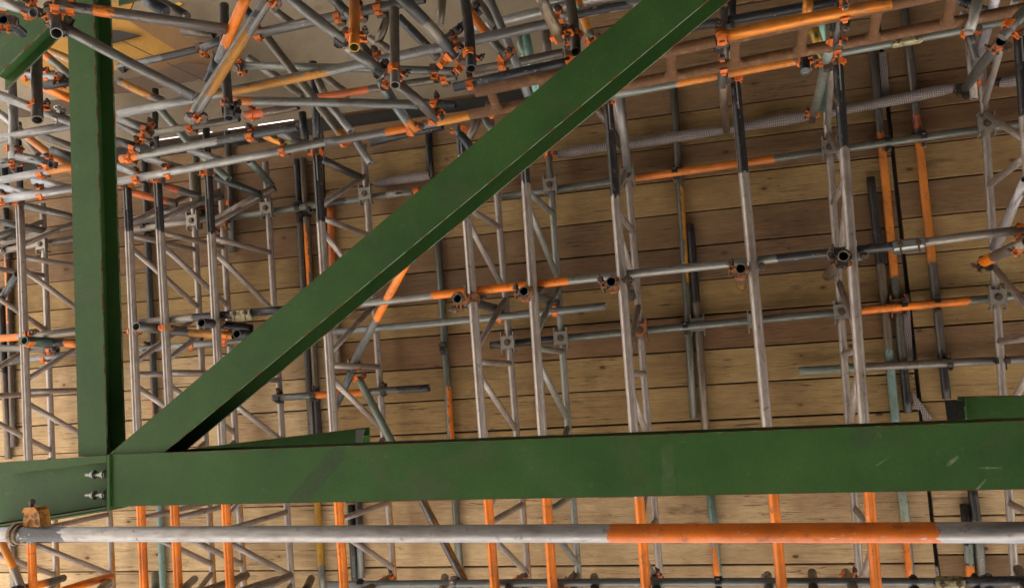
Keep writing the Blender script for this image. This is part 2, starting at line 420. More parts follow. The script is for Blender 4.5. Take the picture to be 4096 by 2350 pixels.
def sleeve(key, c1, c2, label, kind='brass'):
    """split sleeve joining two tubes end to end, with two bolts and nuts"""
    P1, a, r = on_tube(key, c1); P2, _, _ = on_tube(key, c2); c = (P1+P2)/2; L_ = (P2-P1).length
    th = thing('sleeve_coupler', c, label, 'coupler', 'sleeve couplers joining tube ends')
    up = (Vector((0, 0, 1))-a*a.z).normalized(); s = a.cross(up)
    g = Geo(); g.strap(c, a, -up, -2.9, 2.9, r+.001, r+.006, L_*1.0, 20)
    g.v = [v for v in g.v]; g.box(c-up*(r+.010), (a, s, up), L_, .030, .008); g.box(c+s*(r+.012), (a, s, up), L_*.96, .018, .014)
    g.make('shell', M[kind], th)
    for e in (-.28, .28):
        b = Geo(); o = c+a*e*L_
        b.cyl(o-up*(r+.034), o-up*(r+.006), .0065, 8); b.cyl(o-up*(r+.026), o-up*(r+.013), .0145, 6); b.cyl(o-s*.02-up*(r+.014), o+s*.05-up*(r+.014), .005, 6)
        b.make('bolt', M['bolt'], th)
    return th

# ================================================================== THE PLACE
UP = Vector((0, 0, 1))
def slab_mesh(name, quad, th, ma, parent, along=14, margin=.012):
    """plate: quad = (start side A, start side B, end side A, end side B) of its lower face, thickness th upwards"""
    a0, b0, a1, b1 = quad; wd = (a0-b0).length; ms = margin/wd
    cs = [0, ms, .5, 1-ms, 1]; V = []; E_ = []; Fc = []
    for i in range(along+1):
        t = i/along
        for j, s in enumerate(cs):
            V.append((a0.lerp(b0, s)).lerp(a1.lerp(b1, s), t)); E_.append(1. if j in (0, 4) else 0.)
    n = len(V); V += [v+UP*th for v in V]; E_ = E_ + E_
    for i in range(along):
        for j in range(4):
            k = i*5+j; Fc.append([k, k+1, k+6, k+5]); Fc.append([n+k, n+k+5, n+k+6, n+k+1])
        Fc.append([i*5, i*5+5, n+i*5+5, n+i*5]); Fc.append([i*5+4, n+i*5+4, n+i*5+9, i*5+9])
    for j in range(4):
        Fc.append([j, n+j, n+j+1, j+1]); k = along*5+j; Fc.append([k, k+1, n+k+1, n+k])
    o = mk(name, V, Fc, ma, parent)
    at = o.data.attributes.new('edge', 'FLOAT', 'POINT'); at.data.foreach_set('value', E_)
    bm = bmesh.new(); bm.from_mesh(o.data); bmesh.ops.recalc_face_normals(bm, faces=bm.faces); bm.to_mesh(o.data); bm.free()
    return o
def join(name, objs, parent=None):
    """join freshly made plates into the first one's mesh"""
    o = objs[0]; bm = bmesh.new()
    for x in objs:
        bm.from_mesh(x.data)
    bm.to_mesh(o.data); bm.free()
    for x in objs[1:]:
        me = x.data; bpy.data.objects.remove(x); bpy.data.meshes.remove(me)
    o.name = name; return o
def hsection(name, marks, d, h, parent, tf=.009, tw=.008):
    """rolled H-section whose lower flange has the four corner marks (start A, start B, end A, end B)"""
    a0, b0, a1, b1 = q = [pt(c, d) for c in marks]
    lo = slab_mesh('x', q, tf, M['green'], parent)
    hi = slab_mesh('x', [v+UP*(h-tf) for v in q], tf, M['green'], parent)
    m0 = (a0+b0)/2; m1 = (a1+b1)/2; s0 = (a0-b0).normalized()*tw/2; s1 = (a1-b1).normalized()*tw/2
    wq = [m0+s0+UP*tf, m0-s0+UP*tf, m1+s1+UP*tf, m1-s1+UP*tf]
    wb = slab_mesh('x', wq, h-2*tf, M['green'], parent, margin=.0005)
    wb.data.attributes['edge'].data.foreach_set('value', [0.]*len(wb.data.vertices))
    o = join(name, [lo, hi, wb]); return o
def plate(name, marks, ds, th, parent, ma=None):
    return slab_mesh(name, [pt(c, dd) for c, dd in zip(marks, ds)], th, ma or M['green'], parent)
FD, FH = 3.10, .118
def sm(x, y): return (1, 1, x/SC, y/SC)           # survey mark from plain plan units
# --- green steel truss in front
tr = thing('steel_truss', pt(sm(437, 1900), FD), 'green painted steel truss of upright post, long diagonal and horizontal bottom chord', 'truss')
hsection('post', [sm(266, -60), sm(370, -60), sm(313.5, 1825), sm(427, 1825)], FD+.014, FH, tr)
hsection('diagonal_brace', [sm(426, 1824), sm(646, 1816), sm(2690, -102), sm(2956, -102)], FD+.010, .155, tr)
hsection('bottom_chord', [sm(440, 1817), sm(440, 2024), sm(4230, 1677), sm(4230, 1953)], FD, .20, tr)
hsection('corner_brace', [(1, 1, -80, 438), (1, 1, -80, 609), (1, 1, 560, -180), (1, 1, 600, -60)], FD+.02, FH-.02, tr)
plate('gusset', [(1, 1, -60, 170), (1, 1, -60, 455), (1, 1, 200, -60), (1, 1, 300, 110)], [FD+.22]*4, .01, tr)
plate('top_plate', [(1, 1, 862, -60), (1, 1, 864, 42), (1, 1, 1120, -60), (1, 1, 1010, 0)], [FD+.03]*4, .01, tr)
# --- bolted side beam with end plate
sb = thing('steel_girder', pt((3, 1, 400, 800), FD), 'green steel beam bolted to left end of the truss, web and bolts showing', 'beam')
plate('web', [(3, 1, -60, 560), (3, 1, -60, 1010), (3, 1, 776, 515), (3, 1, 776, 880)], [FD+.06]*4, .008, sb)
plate('flange', [(3, 1, -60, 545), (3, 1, -60, 640), (3, 1, 776, 492), (3, 1, 776, 540)], [FD-.006]*4, .009, sb)
plate('flange', [(3, 1, -60, 1002), (3, 1, -60, 1038), (3, 1, 776, 866), (3, 1, 776, 898)], [FD-.006]*4, .009, sb)
plate('flange', [(3, 1, -60, 1006), (3, 1, -60, 1014), (3, 1, 776, 870), (3, 1, 776, 878)], [FD+.004]*4, .10, sb)
plate('end_plate', [(3, 1, 778, 486), (3, 1, 778, 898), (3, 1, 796, 488), (3, 1, 796, 894)], [FD-.01]*4, .11, sb)
for v in (630, 780):
    for u0, u1 in ((625, 690), (695, 765)):
        g = Geo(); a, b = pt((3, 1, u0, v), FD+.03), pt((3, 1, u1+8, v), FD+.03); ax = (b-a).normalized()
        g.cyl(a, b, .0075, 10); c = a.lerp(b, .55); g.cyl(c, c+ax*.012, .0155, 6); g.cyl(c+ax*.013, c+ax*.016, .019, 14)
        if u0 > 650: g.cyl(b-ax*.013, b-ax*.001, .0155, 6)
        g.make('bolt', M['zinc'], sb)
# --- short green beams behind the chord
b1 = thing('steel_girder', pt((3, 2, 300, 400), 3.5), 'short green beam with cut end showing above the truss chord, behind the black tube', 'beam')
hsection('beam_body', [(3, 1, 1345, 448), (3, 1, 1345, 545), (3, 2, 766, 300), (3, 2, 768, 430)], 3.42, .15, b1)
plate('end_plate', [(3, 2, 770, 305), (3, 2, 770, 440), (3, 2, 834, 300), (3, 2, 800, 440)], [3.40]*4, .006, b1, M['zinc'])
b2 = thing('steel_girder', pt((3, 4, 1800, 150), 3.5), 'dark green beam stub with black open end at right edge above the chord', 'beam')
hsection('beam_body', [(3, 4, 1575, 68), (3, 4, 1590, 235), (3, 4, 2150, 60), (3, 4, 2150, 215)], 3.44, .13, b2)
plate('end_plate', [(3, 4, 1425, 88), (3, 4, 1445, 240), (3, 4, 1560, 98), (3, 4, 1575, 240)], [3.425]*4, .006, b2, M['dark'])  # black plate stands in for the shade inside the open end

# --- deck of boards
DD = 5.6; PITCH = .2162
xl = pt((3, 2, 640, 1200), DD).x; xr = pt((2, 4, 1150, 700), DD).x
yedge = pt((1, 1, 1270, 1016), DD).y
xmid0 = pt((1, 3, 640, 250), DD).x
TAN = (.29, .195, .082); TAN2 = (.34, .235, .105); BRN = (.215, .135, .07); DBR = (.165, .10, .055); RDB = (.21, .12, .058); PAL = (.50, .375, .225); GOLD = (.42, .24, .07)  # PAL is pale timber, lightened further to carry the deck's light gradient
TN = {TAN: 'tan', TAN2: 'yellowish', BRN: 'brown', DBR: 'dark brown', RDB: 'reddish brown', PAL: 'pale', GOLD: 'golden'}
ORD = ['first', 'second', 'third', 'fourth', 'fifth', 'sixth', 'seventh', 'eighth', 'ninth', 'tenth', 'eleventh', 'twelfth', 'thirteenth', 'fourteenth', 'fifteenth', 'sixteenth']
ych = pt((3, 3, 500, 300), DD).y
def board(x0, x1, y, tone, label):
    z = CZ+DD+random.uniform(0, .004); g0 = random.uniform(.001, .005)
    y0, y1 = y+g0+.0015, y+PITCH-.003; V = []; nx = 24
    sag = random.uniform(-.002, .002); yw = random.uniform(-.0015, .0015)
    for k in range(nx+1):
        x = x0+(x1-x0)*k/nx; s = math.sin(k/nx*math.pi)
        for yy, zz in ((y0, .003), (y0+.004, 0), (y1-.004, 0), (y1, .003), (y1, .038), (y0, .038)):
            V.append(Vector((x, yy+yw*s, z+zz+sag*s)))
    Fc = []
    for k in range(nx):
        for j in range(6): Fc.append([k*6+j, k*6+(j+1) % 6, k*6+6+(j+1) % 6, k*6+6+j])
    Fc.append([0, 1, 2, 3, 4, 5]); Fc.append([nx*6+j for j in range(5, -1, -1)])
    o = mk('scaffold_board', V, Fc, M['wood'], None, Vector((x0, y0, z)))
    at = o.data.attributes.new('tone', 'FLOAT_COLOR', 'POINT'); jt = random.uniform(.93, 1.07)
    at.data.foreach_set('color', [c for _ in V for c in (tone[0]*jt, tone[1]*jt, tone[2]*jt, 1)])
    bm = bmesh.new(); bm.from_mesh(o.data); bmesh.ops.recalc_face_normals(bm, faces=bm.faces); bm.to_mesh(o.data); bm.free()
    tag(o, label, 'board', 'timber boards of the scaffold deck'); return o
def bay(x0, x1, yref, tones, nm, top, top2x=None):
    ks = range(-14, 12)
    rows = [k for k in ks if yref+k*PITCH > -4.0]
    up = [k for k in rows if yref+(k+1)*PITCH <= ych+.03]
    for k in rows:
        y = yref+k*PITCH
        if k in up:
            i = len(up)-1-up.index(k); where = f'{ORD[i]} board above the green bottom chord' if i < 16 else 'topmost board'
        else:
            i = rows.index(k)-len(up)
            where = f'{ORD[i]} board down from the green bottom chord'
            if i > 7: break
        tone = tones.get(k, BRN if y < -.9 else random.choice([TAN, TAN2, BRN, TAN]))
        xx0 = x0
        if y < top-.05:
            if top2x is None: continue
            xx0 = max(x0, top2x)
        board(xx0, x1, y, tone, f'{TN[tone]} timber board, {where} in the {nm} bay')
bay(xl-3.9, xl-.008, .0622, {0: PAL, -1: PAL, -2: PAL, -3: TAN2, -4: TAN2, -5: TAN, -6: BRN, -7: BRN, -8: BRN, 1: PAL, 2: PAL, 3: PAL, 4: PAL, 5: PAL}, 'left', yedge)
bay(xl+.008, xr-.012, .0456, {0: TAN2, -1: TAN2, -2: RDB, -3: TAN, -4: DBR, -5: BRN, -6: TAN2, -7: BRN, -8: TAN, -9: BRN, -10: BRN, 1: TAN2, 2: PAL, 3: PAL, 4: PAL, 5: PAL}, 'middle', yedge, xmid0)
bay(xr+.012, xr+3.9, .0, {0: TAN2, -1: BRN, -2: TAN, -3: TAN2, -4: TAN2, -5: BRN, -6: TAN2, -7: RDB, -8: RDB, -9: BRN, 1: TAN, 2: GOLD, 3: PAL, 4: PAL}, 'right', -9)
# dark sheeting laid over the boards, its unseen overhang sized to shape the light
g = Geo(); X_ = (Vector((1, 0, 0)), Vector((0, 1, 0)), UP)
def sbox(g, x0, x1, y0, y1, z0, z1): g.box(Vector(((x0+x1)/2, (y0+y1)/2, (z0+z1)/2)), X_, x1-x0, y1-y0, z1-z0)
sbox(g, -7.7, xmid0, yedge-.02, 2.6, CZ+DD+.06, CZ+DD+.07); sbox(g, xmid0, 8, -4.1, 2.6, CZ+DD+.06, CZ+DD+.07)
tag(g.make('roof_sheeting', M['sheet']), 'dark sheeting laid over the timber boards, seen through the gaps', 'sheeting')
# concrete soffit beyond the deck, with a narrow open slit along its edge
SD = 6.9
ys = pt((1, 1, 1270, 985), SD).y; xs0 = pt((1, 1, 1150, 1030), SD).x; xs1 = pt((1, 2, 315, 850), SD).x
g = Geo(); sbox(g, -8, 9, -9, ys+.012, CZ+SD, CZ+SD+.015); sbox(g, -8, xs0, ys+.013, ys+1.2, CZ+SD+.001, CZ+SD+.016); sbox(g, xs1, 9, ys+.013, ys+1.2, CZ+SD+.001, CZ+SD+.016)
for u0, u1 in ((1335, 1440), (1545, 1655), (1785, 1875)):
    sbox(g, pt((1, 1, u0, 1000), SD).x, pt((1, 1, u1, 1000), SD).x, ys+.0125, ys+1.2, CZ+SD+.002, CZ+SD+.017)
tag(g.make('ceiling', M['concrete']), kind='structure')
g = Geo(); sbox(g, -7.7, xmid0, yedge-.014, yedge-.006, CZ+DD+.002, CZ+DD+.12)
tag(g.make('toe_board', M['plyd']), 'dark timber toe board along the far edge of the deck, below the bright slit', 'board')
# plywood sheets hanging under the soffit at upper left
def sheet(ms, d, ma, label, th=.018, cat='plywood sheet'):
    g = Geo(); g.prism([pt(c, d) for c in ms], UP*th); return tag(g.make('plywood_sheet', ma), label, cat)
sheet([sm(400, 8), sm(532, 8), sm(505, 80), sm(712, 205), sm(560, 246), sm(400, 300)], 6.34, M['ply'], 'golden plywood sheet under the soffit right of the green post')
sheet([sm(503, 76), sm(696, 96), sm(850, 204), sm(872, 318), sm(560, 290), sm(470, 262), sm(712, 207)], 6.28, M['plym'], 'brown boarding edge beside the golden plywood')
sheet([sm(430, 330), sm(577, 302), sm(725, 250), sm(850, 262), sm(846, 302), sm(725, 331), sm(567, 364), sm(430, 375)], 6.22, M['plyd'], 'dark brown plank under the golden plywood, below the black ledger')
sheet([sm(430, 118), sm(482, 124), sm(560, 141), sm(481, 162), sm(430, 176)], 6.30, M['sheet'], 'small dark opening panel in the golden plywood')
sheet([sm(-40, 250), sm(90, 215), sm(200, 130), sm(330, 180), sm(330, 330), sm(330, 430), sm(100, 340)], 6.34, M['ply'], 'golden plywood sheet left of the green post')
sheet([sm(60, 405), sm(330, 395), sm(330, 452), sm(40, 470)], 6.2, M['plyd'], 'dark plank left of the green post below the golden plywood')
sheet([sm(699, 15), sm(714, 8), sm(731, 15), sm(716, 23)], 6.88, M['sticker'], 'small orange diamond marker stuck on the soffit at the top', .004, 'marker')
for a_, b_, lb in ((sm(478, 159), sm(612, 224), 'thin wire line over the golden plywood'), (sm(667, 251), sm(830, 331), 'thin wire line over the dark brown plank')):
    g = Geo(); g.cyl(pt(a_, 6.15), pt(b_, 6.15), .004, 6); tag(g.make('wire', M['dark']), lb, 'wire')
# netting strips by the seam and the loose flap
def flap(ms, d, label, th=.004):
    g = Geo(); g.prism([pt(c, d) for c in ms], UP*th); o = g.make('debris_netting', M['net'])
    uv = o.data.uv_layers.new(name='UVMap'); uv.data.foreach_set('uv', [x for l in o.data.loops for x in (o.data.vertices[l.vertex_index].co.x, o.data.vertices[l.vertex_index].co.y)])
    return tag(o, label, 'netting', 'debris netting scraps')
flap([(1, 4, 945, 385), (1, 4, 1000, 380), (1, 4, 1030, 770), (1, 4, 975, 790)], 5.588, 'upright netting strip beside grey deck tube, top right')
flap([(2, 4, 1115, 780), (2, 4, 1165, 775), (2, 4, 1195, 1255), (2, 4, 1145, 1260)], 5.588, 'narrow netting strip along the deck seam under the orange tubes')
flap([(3, 4, 1193, 28), (3, 4, 1345, 236), (3, 4, 1270, 236), (3, 4, 1250, 165), (3, 4, 1200, 155)], 5.575, 'loose triangular netting flap just above the green chord')
flap([(3, 4, 1355, 1300), (3, 4, 1378, 1300), (3, 4, 1385, 1385), (3, 4, 1362, 1385)], 5.588, 'small netting scrap at deck seam near bottom edge')

# ground, plus a dark strip and walls added out of view for the light
g = Geo(); sbox(g, -150, 150, -150, 150, -.3, 0); tag(g.make('ground', M['ground']), kind='structure')
g = Geo(); sbox(g, -6, 12, -5.04, 3.6, .004, .012); tag(g.make('bounce_dimming_strip', M['dark_strip']), kind='structure')  # unseen dark strip added to cut ground bounce under the far side
g = Geo(); sbox(g, -8, 12, -5.4, -5.05, 0, CZ+SD-.01); sbox(g, 7.5, 7.8, -5.04, 1.0, 0, CZ+SD-.01); tag(g.make('light_blocking_wall', M['wall']), 'unseen wall added to shade the far and right sides', 'wall')  # walls out of view, added to darken the upper and right deck

# ------------------------------------------------------------------ lattice beams under the deck
DB, DF = 5.465, 4.755
BAY = .885
def beam(key, A_, B_, strut, label, ytop=None, ybot=2.6, black=None, orange=None, back_top=None, back=False, gap=0., mint=None):
    """A_, B_ marks on the near chord (or the far one when back=True); strut = mark where a strut leaves the near chord"""
    d = DB if back else DF
    a, b = pt(A_, d), pt(B_, d); dx = (b.x-a.x)/(b.y-a.y)
    X = lambda y: a.x+(y-a.y)*dx
    y0 = ytop if ytop is not None else a.y
    ys_ = pt(strut, d).y
    th = thing('lattice_girder', Vector((X(y0), y0, CZ+DF)), label, 'lattice beam', 'lattice beams carrying the deck')
    f = lambda y: Vector((X(y), y, CZ+DF)); k = lambda y: Vector((X(y), y, CZ+DB))
    L_ = ybot-y0; pa = []
    if black: pa.append((0., (pt(black, d).y-y0)/L_, DK))
    if orange: pa.append(((pt(orange, d).y-y0)/L_, 1., ORG))
    tube_mesh('chord', f(y0), f(ybot), .0265, PALE_B, pa, th, bend=.004, n=30, groove=Vector((.26, 0, -.966)))
    TUBES[key+'f'] = (f(y0), f(ybot), .0265)
    rb = random.uniform(-1, 1)
    sd = (Vector((1, 0, .1)), .75, .55, 1., OCH) if rb > .4 else None
    yb0 = back_top if back_top is not None else y0-.25
    tube_mesh('chord', k(yb0), k(ybot), .0225, mint or PALE_B, [], th, side=sd, bend=.004)
    TUBES[key+'k'] = (k(yb0), k(ybot), .0225)
    n0 = -4
    for i in range(n0, 6):
        s = ys_+i*BAY
        def seg(nm, p, q):
            if min(p.y, q.y) > min(y0, yb0)-.02 and p.y > (y0 if abs(p.z-CZ-DF) < .01 else yb0) and max(p.y, q.y) < ybot:
                tube_mesh(nm, p, q, .0185, mint or PALE_B, [], th, n=12, hollow=False, bend=0)
        e = Vector((0, 0, .022))
        seg('strut', f(s)+e, k(s)-e)
        seg('brace', f(s+.085)+e, k(s+BAY*.46)-e)
        if k(s+BAY*.54).y > yb0 and f(s+BAY-.085).y > y0: 
            if f(s+BAY-.085).y < ybot: tube_mesh('brace', k(s+BAY*.54)-e, f(s+BAY-.085)+e, .0185, mint or PALE_B, [], th, n=12, hollow=False)
    return th
PALE_B = (.37, .32, .295)
beam('b0', (2, 1, 310, 100), (2, 1, 360, 1456), (2, 1, 330, 640), 'lattice beam whose far chord stands left of the leftmost full beam', back=True, ytop=-1.35)
beam('b1', (2, 1, 143, 120), (3, 1, 240, 1450), (2, 1, 190, 500), 'lattice beam with bare upper end, left of the green post', orange=(3, 1, 235, 1130))
beam('b2', (1, 1, 925, 1350), (3, 1, 1050, 1450), (2, 1, 970, 340), 'lattice beam with black top hugging the right side of green post', black=(2, 1, 930, 325), orange=(3, 1, 1030, 800))
beam('b3', (1, 1, 1148, 1330), (3, 1, 1295, 1450), (2, 1, 1190, 320), 'second lattice beam right of the green post, black at its top', black=(2, 1, 1150, 320), orange=(3, 1, 1270, 800))
beam('b4', (1, 1, 1515, 1270), (3, 1, 1680, 1450), (2, 1, 1565, 360), 'third lattice beam right of the green post, black at its top', black=(2, 1, 1530, 340), orange=(3, 1, 1640, 800))
beam('b5', (1, 2, 487, 1130), (3, 2, 690, 1450), (2, 2, 545, 215), 'lattice beam crossing behind the lower half of green diagonal, beside mustard tube', black=(2, 2, 505, 250), orange=(3, 2, 655, 800))
beam('b6', (1, 2, 1528, 930), (3, 2, 1785, 1450), (2, 2, 1680, 1265), 'lattice beam with long black top crossing behind the middle of green diagonal', black=(1, 2, 1535, 1140), orange=(3, 2, 1745, 790))
beam('b7', (1, 3, 180, 1225), (3, 3, 385, 1450), (2, 3, 230, 20), 'lattice beam with short black stub top just below green diagonal', black=(1, 3, 190, 1340), orange=(3, 3, 355, 790), mint=(.27, .275, .25))
beam('b8', (1, 3, 785, 745), (3, 3, 1060, 1450), (2, 3, 885, 165), 'lattice beam with long black top starting at the green diagonal', black=(1, 3, 835, 1430), orange=(3, 3, 1020, 790))
beam('b9', (1, 3, 1712, 590), (3, 4, 235, 1450), (2, 3, 1790, 150), 'lattice beam seen edge on with black top, its far chord hidden behind it', black=(1, 3, 1762, 1260), orange=(3, 4, 175, 740))
beam('b10', (1, 4, 645, 450), (3, 4, 930, 1450), (2, 4, 775, 1185), 'lattice beam with long black top, left of the two orange deck tubes', black=(1, 4, 692, 1075), orange=(3, 4, 880, 740))
beam('b11', (1, 4, 1965, 230), (2, 4, 2085, 600), (2, 4, 1990, 1090), 'lattice beam at the right edge of the picture', black=(1, 4, 2000, 850))

# ------------------------------------------------------------------ tubes lying against the boards
D1, D2 = 5.572, 5.523
XP = (1, 0, -.2); YP = (0, 1, -.2); XM = (-1, 0, -.2); DN = (0, 0, -1); DNY = (0, .9, -.6); DNM = (0, -.9, -.6)
G_ = 'tubes lying up the deck boards'
T('d1', (1, 3, 1262, 640), (3, 3, 1410, 220), D1, 'dull green deck tube ending at the black tube, orange stripe on its right edge', (.13, .13, .11), side=(XP, .45, (2, 3, 1310, 0), (2, 3, 1370, 700), OCH), group=G_)
T('d2', (2, 3, 1385, 270), (3, 3, 1505, 420), D1, 'black then brown deck tube left of the third open stub', MUD, [(None, (2, 3, 1430, 830), DK)], group=G_)
T('d3', (2, 2, 1362, 330), (3, 2, 1535, 1456), D1, 'thin grey deck tube right of green diagonal with orange stripe below', (.14, .15, .13), side=(XP, .25, (3, 2, 1430, 0), (3, 2, 1500, 700), ORG), group=G_)
T('d4', (1, 2, 340, 1160), (3, 2, 455, 420), D1, 'dark deck tube passing behind the lower green diagonal', (.10, .095, .085), [(None, (2, 2, 370, 250), DK)], group=G_)
T('d5', (1, 2, 385, 1150), (3, 2, 505, 420), D1, 'deck tube painted orange along one side above green diagonal', MUD, [((2, 2, 485, 1450), None, DK)], side=(XM, -.2, (2, 2, 405, 270), (2, 2, 440, 740), ORG), group=G_)
T('d5b', (2, 2, 583, 120), (2, 2, 640, 1300), D1, 'red orange deck tube beside the black topped beam', MUD, [(None, .62, (.55, .14, .03))], group=G_)
T('d6', (1, 1, 1045, 1100), (3, 1, 1190, 1500), D1, 'dark grey deck tube right of green post running to a teal lower part', (.075, .075, .08), [((3, 1, 1150, 700), None, TEAL)], side=(XM, .3, (3, 1, 1095, 20), (3, 1, 1110, 220), ORG), group=G_)
T('d7', (2, 1, 40, 150), (3, 1, 100, 430), D1, 'black deck tube with orange strip at the left edge', (.11, .09, .08), [(None, (2, 1, 60, 480), DK)], side=(XM, .0, (2, 1, 50, 520), (2, 1, 70, 980), ORG), group=G_)
T('d7b', (2, 1, 5, 740), (3, 1, 62, 520), D1, 'thin dark deck tube hugging the left edge', MUD, [(None, .5, DK)], group=G_)
T('d7c', (3, 1, 65, 900), (3, 1, 100, 1480), D1, 'grey deck tube at lower left corner behind orange beam end', METAL, group=G_)
T('d8', (1, 4, 903, 380), (3, 4, 1158, 182), D1, 'long deck tube, orange in its middle and black at its lower end', (.12, .115, .10), [((1, 4, 970, 970), (2, 4, 1062, 650), (.62, .2, .03)), ((2, 4, 1125, 1310), None, DK)], group=G_)
T('d9', (1, 4, 1130, 40), (3, 4, 1440, 80), D1, 'rightmost long deck tube with orange middle below a small orange patch', (.12, .11, .10), [((1, 4, 1215, 850), (1, 4, 1225, 930), RED), ((1, 4, 1232, 1040), (2, 4, 1330, 545), (.62, .2, .03)), ((2, 4, 1420, 1200), None, DK)], group=G_)
T('d10', (1, 4, 885, 1290), (3, 4, 1070, 300), D1, 'deck tube starting black between beam and orange tube, teal below', MUD, [(None, (2, 4, 930, 560), DK), ((2, 4, 1030, 1180), None, TEAL)], group=G_)
T('d10b', (3, 4, 1105, 700), (3, 4, 1175, 1392), D1, 'teal topped deck tube turning orange, near bottom right', (.15, .15, .13), [(None, (3, 4, 1140, 1000), (.25, .32, .28))], side=(XM, -.1, (3, 4, 1125, 950), 1., ORG), group=G_)
T('d11', (3, 4, 1565, 848), (3, 4, 1615, 1400), D1, 'short black deck tube with orange lower tip at bottom right', DK, [((3, 4, 1585, 1140), (3, 4, 1595, 1280), (.2, .24, .22)), ((3, 4, 1595, 1280), None, ORG)], group=G_)
T('d11b', (3, 4, 1620, 700), (3, 4, 1700, 1385), D1, 'black and grey deck tube beside the short orange tipped one', (.13, .13, .12), [(None, (3, 4, 1650, 960), DK)], w=68, group=G_)
T('d12', (3, 3, 1525, 700), (3, 3, 1585, 1400), D1, 'teal deck tube with orange lower side, bottom right of centre', TEAL, side=(XM, -.35, (3, 3, 1555, 1150), 1., ORG), group=G_)
T('d13', (3, 2, 485, 700), (3, 2, 532, 1480), D1, 'mustard yellow deck tube below the truss chord', (.16, .17, .15), [(None, (3, 2, 515, 1290), YEL)], group=G_)
T('d14', (3, 2, 735, 850), (3, 2, 765, 1400), D1, 'pitted black deck tube below the chord, beside orange beam end', (.05, .055, .055), [], group=G_)
T('d15', (3, 2, 785, 700), (3, 2, 812, 1380), D1, 'grey deck tube with black top right of pitted black one', (.16, .165, .16), [(None, (3, 2, 795, 990), DK)], group=G_)
T('d16', (1, 2, 1300, 930), (1, 2, 1318, 1300), D1, 'short black deck tube above the netting wrapped tube left of green diagonal', DK, group=G_)
T('d17', (1, 1, 1655, 960), (2, 1, 1690, 470), D1, 'grey deck tube behind the third beam right of post', (.10, .095, .09), group=G_)
T('d18', (1, 1, 1425, 1120), (2, 1, 1450, 300), D1-.05, 'muddy tube behind the second beam right of post', (.15, .13, .08), group=G_)
T('d19', (1, 1, 30, 1200), (1, 1, 45, 1430), 5.0, 'dark short upright tube piece at left edge', DK, group=G_)
T('d20', (1, 1, 132, 890), (1, 1, 145, 1400), 5.1, 'dark upright tube left of green post behind orange brace', DK, group=G_)
# ------------------------------------------------------------------ ledgers crossing them
GL = 'ledger tubes crossing under the deck boards'
T('l1', (1, 4, 2080, 885), (1, 3, 15, 1432), D2, 'upper deck ledger, orange from the middle beams to the right', (.145, .15, .135), [((1, 4, 180, 1150), (1, 3, 968, 1290), (.66, .2, .03)), ((1, 4, 1780, 925), None and 1, DK)] if False else [((1, 4, 180, 1150), (1, 3, 968, 1290), (.66, .2, .03))], group=GL)
T('l2', (2, 2, 1235, 20), (2, 1, 1610, 228), D2, 'upper deck ledger between green post and green diagonal, partly black', (.17, .175, .16), [((2, 2, 700, 90), (2, 2, 565, 112), DK), ((2, 2, 1235, 20), (2, 2, 1180, 25), ORG)], group=GL)
T('l2b', (2, 1, 1600, 215), (2, 1, 950, 312), D2-.04, 'pale ledger piece right of green post with plate clamp', METAL, group=GL)
T('l3', (2, 1, 560, 368), (2, 1, 15, 462), D2, 'pale ledger left of green post ending at the dark deck tube', METAL, group=GL)
T('l4', (2, 4, 2080, 778), (2, 2, 1752, 1148), D2, 'lower deck ledger streaked with orange at right and black at its left end', (.15, .16, .145), [((2, 3, 480, 1100), None, DK)], side=(DNY, -.1, (2, 4, 1600, 830), (2, 4, 815, 900), ORG), group=GL)
T('l5', (2, 4, 362, 1335), (2, 4, 2080, 1250), D2, 'ledger with greenish left end just above the truss chord at right', (.20, .18, .16), [(None, (2, 4, 780, 1310), (.19, .24, .2))], group=GL)
T('l6', (2, 2, 612, 1052), (2, 3, 772, 862), 5.38, 'grey ledger ending in the open right of the short crossing beams', (.21, .22, .215), group=GL)
T('l7', (2, 1, 1990, 1530), (3, 2, 1305, 0), 5.40, 'short ledger with orange middle left of teal brace above the chord', (.12, .12, .115), [((3, 2, 480, 50), (3, 2, 870, 22), ORG), ((3, 2, 1080, 14), None, DK)], group=GL)
T('l8', (2, 1, 995, 1178), (2, 1, 1900, 1095), 5.42, 'grey ledger right of green post below the coupled stubs', (.20, .20, .195), group=GL)
T('l8b', (2, 1, 15, 1282), (2, 1, 570, 1200), 5.42, 'black and grey ledger left of the green post with orange band', (.22, .22, .23), [(None, (2, 1, 160, 1262), DK)], group=GL)
T('l8c', (2, 1, -40, 1168), (2, 1, 420, 1180), 5.30, 'dull tube crossing the leftmost beam above the black ledger', (.13, .12, .11), [((2, 1, 330, 1178), None, DK)], group=GL)
DX = DF+.052
GC = 'long tubes clamped across the lattice beams'
T('x1', (2, 4, 2010, 305), (2, 4, 1155, 414), DX, 'grey cross tube at the right joined by the silver sleeve', METAL, w=66, group=GC)
T('x2', (2, 4, 1150, 415), (2, 2, 400, 888), DX, 'long cross tube, black at right and orange in the middle', (.22, .22, .205), [(None, (2, 4, 190, 500), (.03, .033, .04)), ((2, 3, 495, 680), (2, 2, 1325, 785), ORG)], w=62, group=GC)
T('x3', (2, 2, 380, 878), (2, 1, 1845, 908), DX, 'black cross tube left of green diagonal with worn sleeve', DK, group=GC)
T('x4', (2, 1, 1840, 912), (2, 1, 985, 985), DX, 'cross tube right of green post, grey with black right part', METAL, [(None, (2, 1, 1410, 950), DK)], group=GC)
T('x5', (2, 1, 600, 1038), (2, 1, -60, 1100), DX, 'cross tube left of green post, orange at its left end', METAL, [((2, 1, 150, 1085), None, ORG)], group=GC)
